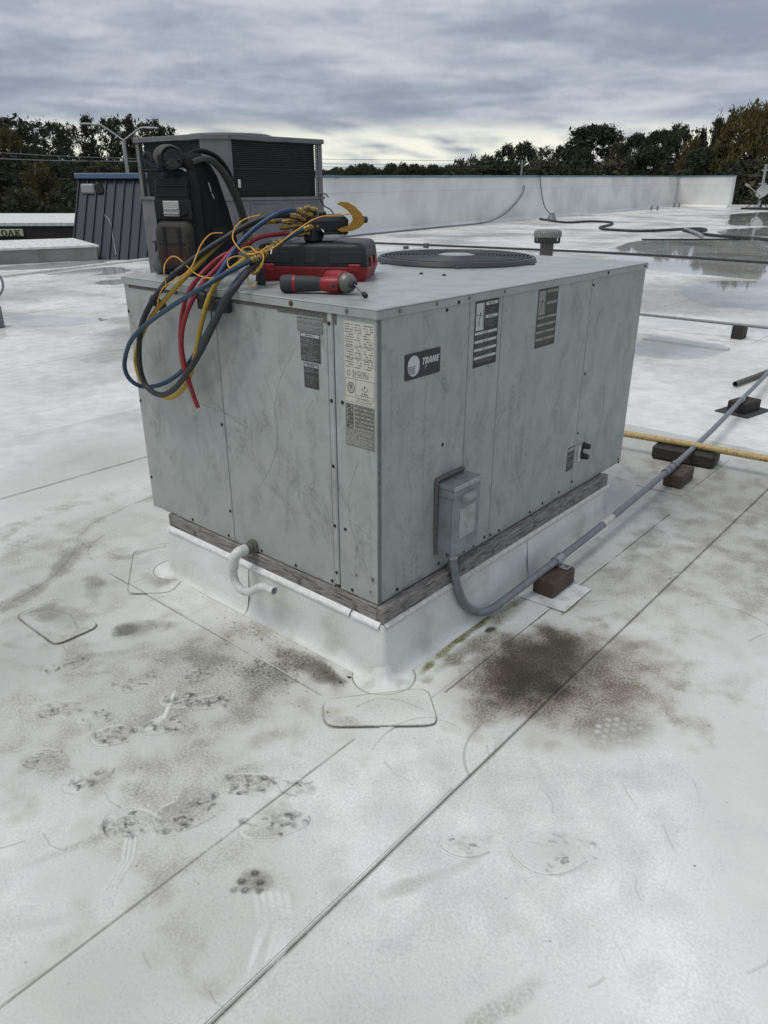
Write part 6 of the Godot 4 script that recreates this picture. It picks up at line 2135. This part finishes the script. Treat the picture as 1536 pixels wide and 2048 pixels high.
# ------------------------------------------------------------------ trees and what stands among them
func leafy(seed_: int, kind: int, flat: float) -> ArrayMesh:
	# crown in a unit box: y 0..1, radius about 1; kind 0 dense, 1 loose, 2 tall and pointed, 3 autumn, 4 flat-topped pine
	var r := RandomNumberGenerator.new()
	r.seed = seed_
	var b := MB.new()
	var cols: Array = [[Color(0.030, 0.040, 0.021), Color(0.050, 0.052, 0.026)], [Color(0.046, 0.052, 0.028), Color(0.075, 0.066, 0.032)], [Color(0.028, 0.032, 0.019), Color(0.052, 0.040, 0.024)], [Color(0.082, 0.072, 0.022), Color(0.118, 0.092, 0.030)], [Color(0.022, 0.034, 0.018), Color(0.036, 0.048, 0.024)]][kind]
	var clumps: int = [230, 190, 210, 220, 190][kind]
	var lobes := []
	for k in 7:
		lobes.append([r.randf() * TAU, r.randf_range(0.1, 0.9), r.randf_range(0.7, 1.18)])
	for c in clumps:
		var y := r.randf()
		var a := r.randf() * TAU
		var prof := 1.0
		match kind:
			2: prof = clampf(1.1 - y, 0.0, 1.0) * 0.9 + 0.08
			4:
				y = 0.30 + 0.70 * sqrt(r.randf())
				prof = sqrt(maxf(0.0, 1.0 - pow((y - 0.55) / 0.47, 2)))
			_: prof = sqrt(maxf(0.03, 1.0 - pow((y - 0.46) / 0.56, 2)))
		for l in lobes:
			var near: float = absf(angle_difference(a, l[0])) + absf(y - l[1]) * 2.0
			if near < 0.9:
				prof *= lerpf(l[2], 1.0, near / 0.9)
		var rad := prof * (0.35 + 0.65 * sqrt(r.randf()))
		var p := V(cos(a) * rad, y, sin(a) * rad)
		var size := r.randf_range(0.10, 0.21) * (0.75 if kind == 2 else 1.0)
		var tone: Color = cols[0].lerp(cols[1], r.randf())
		tone = tone * r.randf_range(0.85, 1.18)
		for l in (64 if kind != 1 else 48):
			var d := V(r.randfn(), r.randfn() * 0.55, r.randfn()) * size * 0.62
			var at := p + V(d.x, d.y * flat * 1.3, d.z)
			var n := V(r.randfn(), r.randfn() + 0.5, r.randfn()).normalized()
			var t := n.cross(V(r.randfn(), r.randfn(), r.randfn())).normalized()
			var s := n.cross(t)
			var ls := r.randf_range(0.022, 0.046) if l > 3 else r.randf_range(0.08, 0.13)
			t.y *= flat
			s.y *= flat
			b.tint = tone * r.randf_range(0.9, 1.1)
			b.face([at - t * ls, at + s * ls * 0.55 * 0.9, at + t * ls, at - s * ls * 0.5], n)
	return b.mesh()

func build_trees() -> void:
	var crowns := []
	for k in 5:
		crowns.append([leafy(100 + k, k, 0.24), leafy(200 + k, k, 0.24), leafy(400 + k, k, 0.38), leafy(500 + k, k, 0.38)])
	var bark := MB.new()
	bark.tube([V(0, 0, 0), V(0.05, 0.25, 0.02), V(0.0, 0.55, 0.05), V(0.04, 0.92, 0.0)], [0.16, 0.12, 0.085, 0.02], 8)
	for k in 9:
		var a := TAU * k * 0.38
		var y := 0.30 + k * 0.062
		bark.tube([V(0.02, y, 0.02), V(cos(a) * 0.35, y + 0.05, sin(a) * 0.35), V(cos(a) * 0.75, y + 0.08, sin(a) * 0.75)], [0.03, 0.02, 0.006], 5)
	var trunk := bark.mesh()
	rng.seed = 31
	var looks := ["dense dark green", "loose olive green", "dark narrow pointed", "golden brown autumn", "flat-topped dark pine"]
	var ranks := ["first", "second", "third", "fourth", "fifth", "sixth", "seventh", "eighth", "ninth", "tenth", "eleventh", "twelfth", "thirteenth", "fourteenth", "fifteenth", "sixteenth", "seventeenth", "eighteenth", "nineteenth", "twentieth", "twenty-first", "twenty-second"]
	# [kind, x, z, height of the top less 2, full width, front row]
	var left := [[0, 28.1, -65.5, 4.19, 3.04], [1, 31.3, -67.9, 4.44, 3.01], [0, 29.5, -60.8, 3.95, 2.36], [0, 34.3, -67.5, 4.36, 2.12], [1, 37.4, -70.0, 4.43, 2.05], [2, 30.1, -53.9, 3.92, 1.69], [0, 35.2, -60.3, 4.34, 1.84], [1, 39.1, -64.9, 4.73, 1.82], [2, 33.2, -53.4, 4.07, 1.52], [1, 39.6, -61.3, 4.24, 1.77], [0, 43.6, -65.8, 4.85, 1.72], [0, 45.5, -66.7, 4.52, 1.96], [3, 25.3, -56.4, 2.94, 1.78]]
	var left_low := [[3, 22.6, -47.3, 0.62, 1.84], [0, 24.4, -48.3, 0.95, 2.87], [1, 25.1, -44.4, 0.62, 2.46], [0, 28.8, -46.2, 1.01, 2.32], [0, 20.0, -47.2, 0.31, 2.36], [1, 19.0, -42.3, -0.75, 1.89], [0, 21.0, -40.0, -0.50, 2.43], [1, 23.6, -40.0, -0.55, 2.26]]
	var right := [[1, 121.2, -86.0, 3.59, 3.68], [1, 114.4, -78.6, 3.62, 3.09], [0, 107.7, -71.1, 3.47, 3.99], [0, 99.3, -62.4, 4.39, 3.33], [0, 99.3, -59.4, 4.62, 3.70], [1, 97.6, -55.2, 3.71, 4.13], [0, 97.5, -52.2, 3.99, 3.78], [0, 89.9, -45.7, 3.15, 4.30], [4, 94.6, -46.5, 6.04, 6.13], [1, 92.7, -42.5, 3.63, 3.68], [4, 94.2, -40.8, 4.93, 2.95], [0, 87.5, -36.3, 3.10, 4.52], [4, 97.9, -39.5, 5.37, 3.76], [0, 93.4, -35.5, 5.43, 3.54], [3, 84.5, -30.5, 3.56, 2.32], [2, 87.0, -30.7, 4.74, 3.03], [2, 84.1, -28.0, 5.48, 2.58], [2, 80.7, -25.8, 5.37, 2.16], [3, 77.3, -23.6, 5.55, 3.55], [3, 76.2, -21.8, 5.58, 3.18], [3, 79.4, -21.2, 5.63, 3.27]]
	var right_low := [[0, 77.6, -26.2, 2.55, 3.83], [0, 73.4, -22.0, 1.13, 3.98], [1, 88.8, -40.8, 1.95, 5.30], [1, 94.6, -52.6, 2.08, 6.63], [0, 100.5, -64.1, 2.50, 5.89], [1, 73.0, -19.4, 1.08, 3.87]]
	for row in [[left, "left"], [left_low, "left low"], [right, "right"], [right_low, "right low"]]:
		var n := 0
		for t in row[0]:
			var low: bool = row[1].ends_with("low")
			var label := ""
			if low:
				label = "%s lower tree, %s of the low ones in front of the %s treeline" % [looks[t[0]], ranks[n], row[1].split(" ")[0]]
			elif row[1] == "left":
				label = "%s tree, %s treetop from the left edge behind the blue screen" % [looks[t[0]], ranks[n]]
			else:
				label = "%s tree, %s treetop along the white wall towards the right edge" % [looks[t[0]], ranks[n]]
			n += 1
			var base := -6.0
			var top: float = t[3] + 2.0
			var wide: float = t[4] * (0.5 * (1.9 if row[1] == "left" or low else 1.35))
			var tr := thing("tree", label, "tree", V(t[1], base, t[2]), "lower trees before the " + row[1].split(" ")[0] + " treeline" if low else "trees of the " + row[1] + " treeline")
			var h := top - base
			var y0 := base + h * (0.12 if t[0] != 4 else 0.45)
			var turn := Basis(Vector3.UP, rng.randf() * TAU)
			obj("crown", crowns[t[0]][rng.randi() % 2 + (0 if row[1].begins_with("left") else 2)], M.leaf, tr, Transform3D(turn * Basis.from_scale(V(wide, top - y0, wide)), V(t[1], y0, t[2])))
			obj("trunk", trunk, M.bark, tr, Transform3D(turn * Basis.from_scale(V(minf(wide * 0.8, 1.8), h * 0.93, minf(wide * 0.8, 1.8))), V(t[1], base, t[2])))
	# the far wood that closes the horizon, and the brush under the nearer trees
	var r := RandomNumberGenerator.new()
	r.seed = 55
	for q in [["far_wood", "low dark wood along the horizon behind the white parapet wall", 260.0, 420], ["brush", "dark tangled brush under the trees at the left", 0.0, 150], ["brush", "dark tangled brush under the trees at the right", 1.0, 150]]:
		var mm := MultiMesh.new()
		mm.transform_format = MultiMesh.TRANSFORM_3D
		mm.mesh = crowns[0][2]
		mm.instance_count = q[3]
		for k in q[3]:
			var p: Vector3
			var s: Vector3
			if q[2] > 2.0:
				var t := r.randf()
				p = V(lerpf(150.0, 262.0, t), -6.0, lerpf(-225.0, -100.0, t)) + V(r.randf_range(-14, 14), 0, r.randf_range(-14, 14))
				s = V(r.randf_range(2.6, 4.2), r.randf_range(10.2, 12.6) + 1.0 * sin(t * 17.0), r.randf_range(2.6, 4.2))
			elif q[2] == 0.0:
				p = V(lerpf(10.0, 48.0, r.randf()), -6.0, 0)
				p.z = -48.0 - (p.x - 10.0) * 0.35 - r.randf_range(0, 26)
				s = V(r.randf_range(1.6, 2.6), r.randf_range(5.5, 9.6), r.randf_range(1.6, 2.6))
			else:
				var t := r.randf()
				p = V(lerpf(72.0, 128.0, t), -6.0, lerpf(-14.0, -92.0, t)) + V(r.randf_range(3, 16), 0, r.randf_range(-9, 4))
				s = V(r.randf_range(2.0, 3.2), r.randf_range(5.5, 9.0), r.randf_range(2.0, 3.2))
			mm.set_instance_transform(k, Transform3D(Basis(Vector3.UP, r.randf() * TAU) * Basis.from_scale(s), p))
		var o := MultiMeshInstance3D.new()
		o.name = numbered(q[0])
		o.multimesh = mm
		o.material_override = M.leaf
		add_child(o)
		tag(o, q[1], "wood" if q[2] > 2.0 else "brush", "", "stuff")
	# ground far below the roof
	var b := MB.new()
	b.face([V(-700, -6, 700), V(700, -6, 700), V(700, -6, -700), V(-700, -6, -700)], Vector3.UP)
	tag(obj("ground", b, M.asphalt), "dark ground around the building, far below the roof", "ground", "", "structure")

	# twin-headed lamp post
	var lp := thing("street_lamp", "pale twin-arm street lamp rising behind the blue screen", "street lamp", V(23.43, -6, -38.69))
	b = MB.new()
	b.tube([V(23.43, -6, -38.69), V(23.43, 3.73, -38.69)], [0.13, 0.085], 10)
	obj("post", b, M.pole, lp)
	for q in [[[V(23.43, 3.7, -38.69), V(22.75, 4.40, -39.47), V(22.5, 4.47, -39.75), V(22.2, 4.49, -40.05)], V(22.15, 4.50, -40.12)], [[V(23.43, 3.7, -38.69), V(24.0, 4.25, -38.02), V(24.2, 4.32, -37.8), V(24.45, 4.32, -37.5)], V(24.5, 4.30, -37.44)]]:
		b = MB.new()
		b.tube(smooth_path(q[0], 4), 0.05, 8)
		var arm := obj("arm", b, M.pole, lp)
		b = MB.new()
		var hd: Vector3 = (q[0][3] - q[0][1])
		hd.y = 0.0
		b.box(Transform3D(Basis(hd.normalized(), Vector3.UP, hd.normalized().cross(Vector3.UP)), q[1]), V(0.62, 0.10, 0.24), 0.03)
		obj("lamp_head", b, M.pole, arm)
	# overhead wires
	var names := ["highest", "second", "third", "lowest"]
	var k2 := 0
	for q in [[V(20.1, 3.36, -50.23), V(28.3, 3.01, -43.76), 0.022], [V(20.04, 2.98, -50.29), V(28.29, 2.87, -43.77), 0.035], [V(19.89, 1.90, -50.47), V(28.21, 1.89, -43.86), 0.022], [V(19.77, 1.11, -50.61), V(28.12, 0.86, -43.96), 0.022]]:
		var d: Vector3 = q[1] - q[0]
		line_thing("power_line", "%s overhead wire across the left trees" % names[k2], "power line", [q[0] - d * 0.6, q[0] + V(0, 0.02, 0), q[0] + d * 0.5 - V(0, 0.05, 0), q[1], q[1] + d * 0.8 + V(0, 0.1, 0)], q[2] * 0.8, M.conduit, "wire", "overhead wires at the left", 5)
		k2 += 1
	k2 = 0
	for q in [[V(64.21, 4.29, -67.94), V(101.75, 4.29, -24.28)], [V(64.2, 3.82, -67.96), V(101.83, 3.76, -24.19)], [V(64.19, 3.50, -67.97), V(101.89, 3.35, -24.12)]]:
		var d: Vector3 = q[1] - q[0]
		line_thing("power_line", "%s overhead wire above the white parapet wall" % ["highest", "middle", "lowest"][k2], "power line", [q[0] - d * 0.3, q[0], q[0] + d * 0.5 - V(0, 0.25, 0), q[1], q[1] + d * 0.2 + V(0, 0.1, 0)], 0.02, M.wire, "wire", "overhead wires at the right", 5)
		k2 += 1
	for q in [["grey pole just above the middle of the white parapet wall", V(80.9, -6, -48.5), 10.2, 0.11], ["grey pole with short crossbars at the right edge behind the dish", V(62.2, -6, -16.65), 8.9, 0.10]]:
		var at: Vector3 = q[1]
		var p := thing("utility_pole", q[0], "utility pole", at, "utility poles")
		b = MB.new()
		b.tube([at, at + V(0, q[2], 0)], [q[3] * 1.3, q[3]], 8)
		obj("post", b, M.dish, p)
		for y in [0.4, 1.3]:
			b = MB.new()
			b.box(Transform3D(Basis(Vector3.UP, 0.9), at + V(0, q[2] - y, 0)), V(0.8, 0.09, 0.09), 0.01)
			obj("crossbar", b, M.dish, p)

func _ready() -> void:
	stage()
	materials()
	build_roof()
	build_unit()
	build_second_unit()
	build_roof_things()
	build_trees()
	build_toolbox()
	build_driver()
	build_backpack()
	build_manifold()
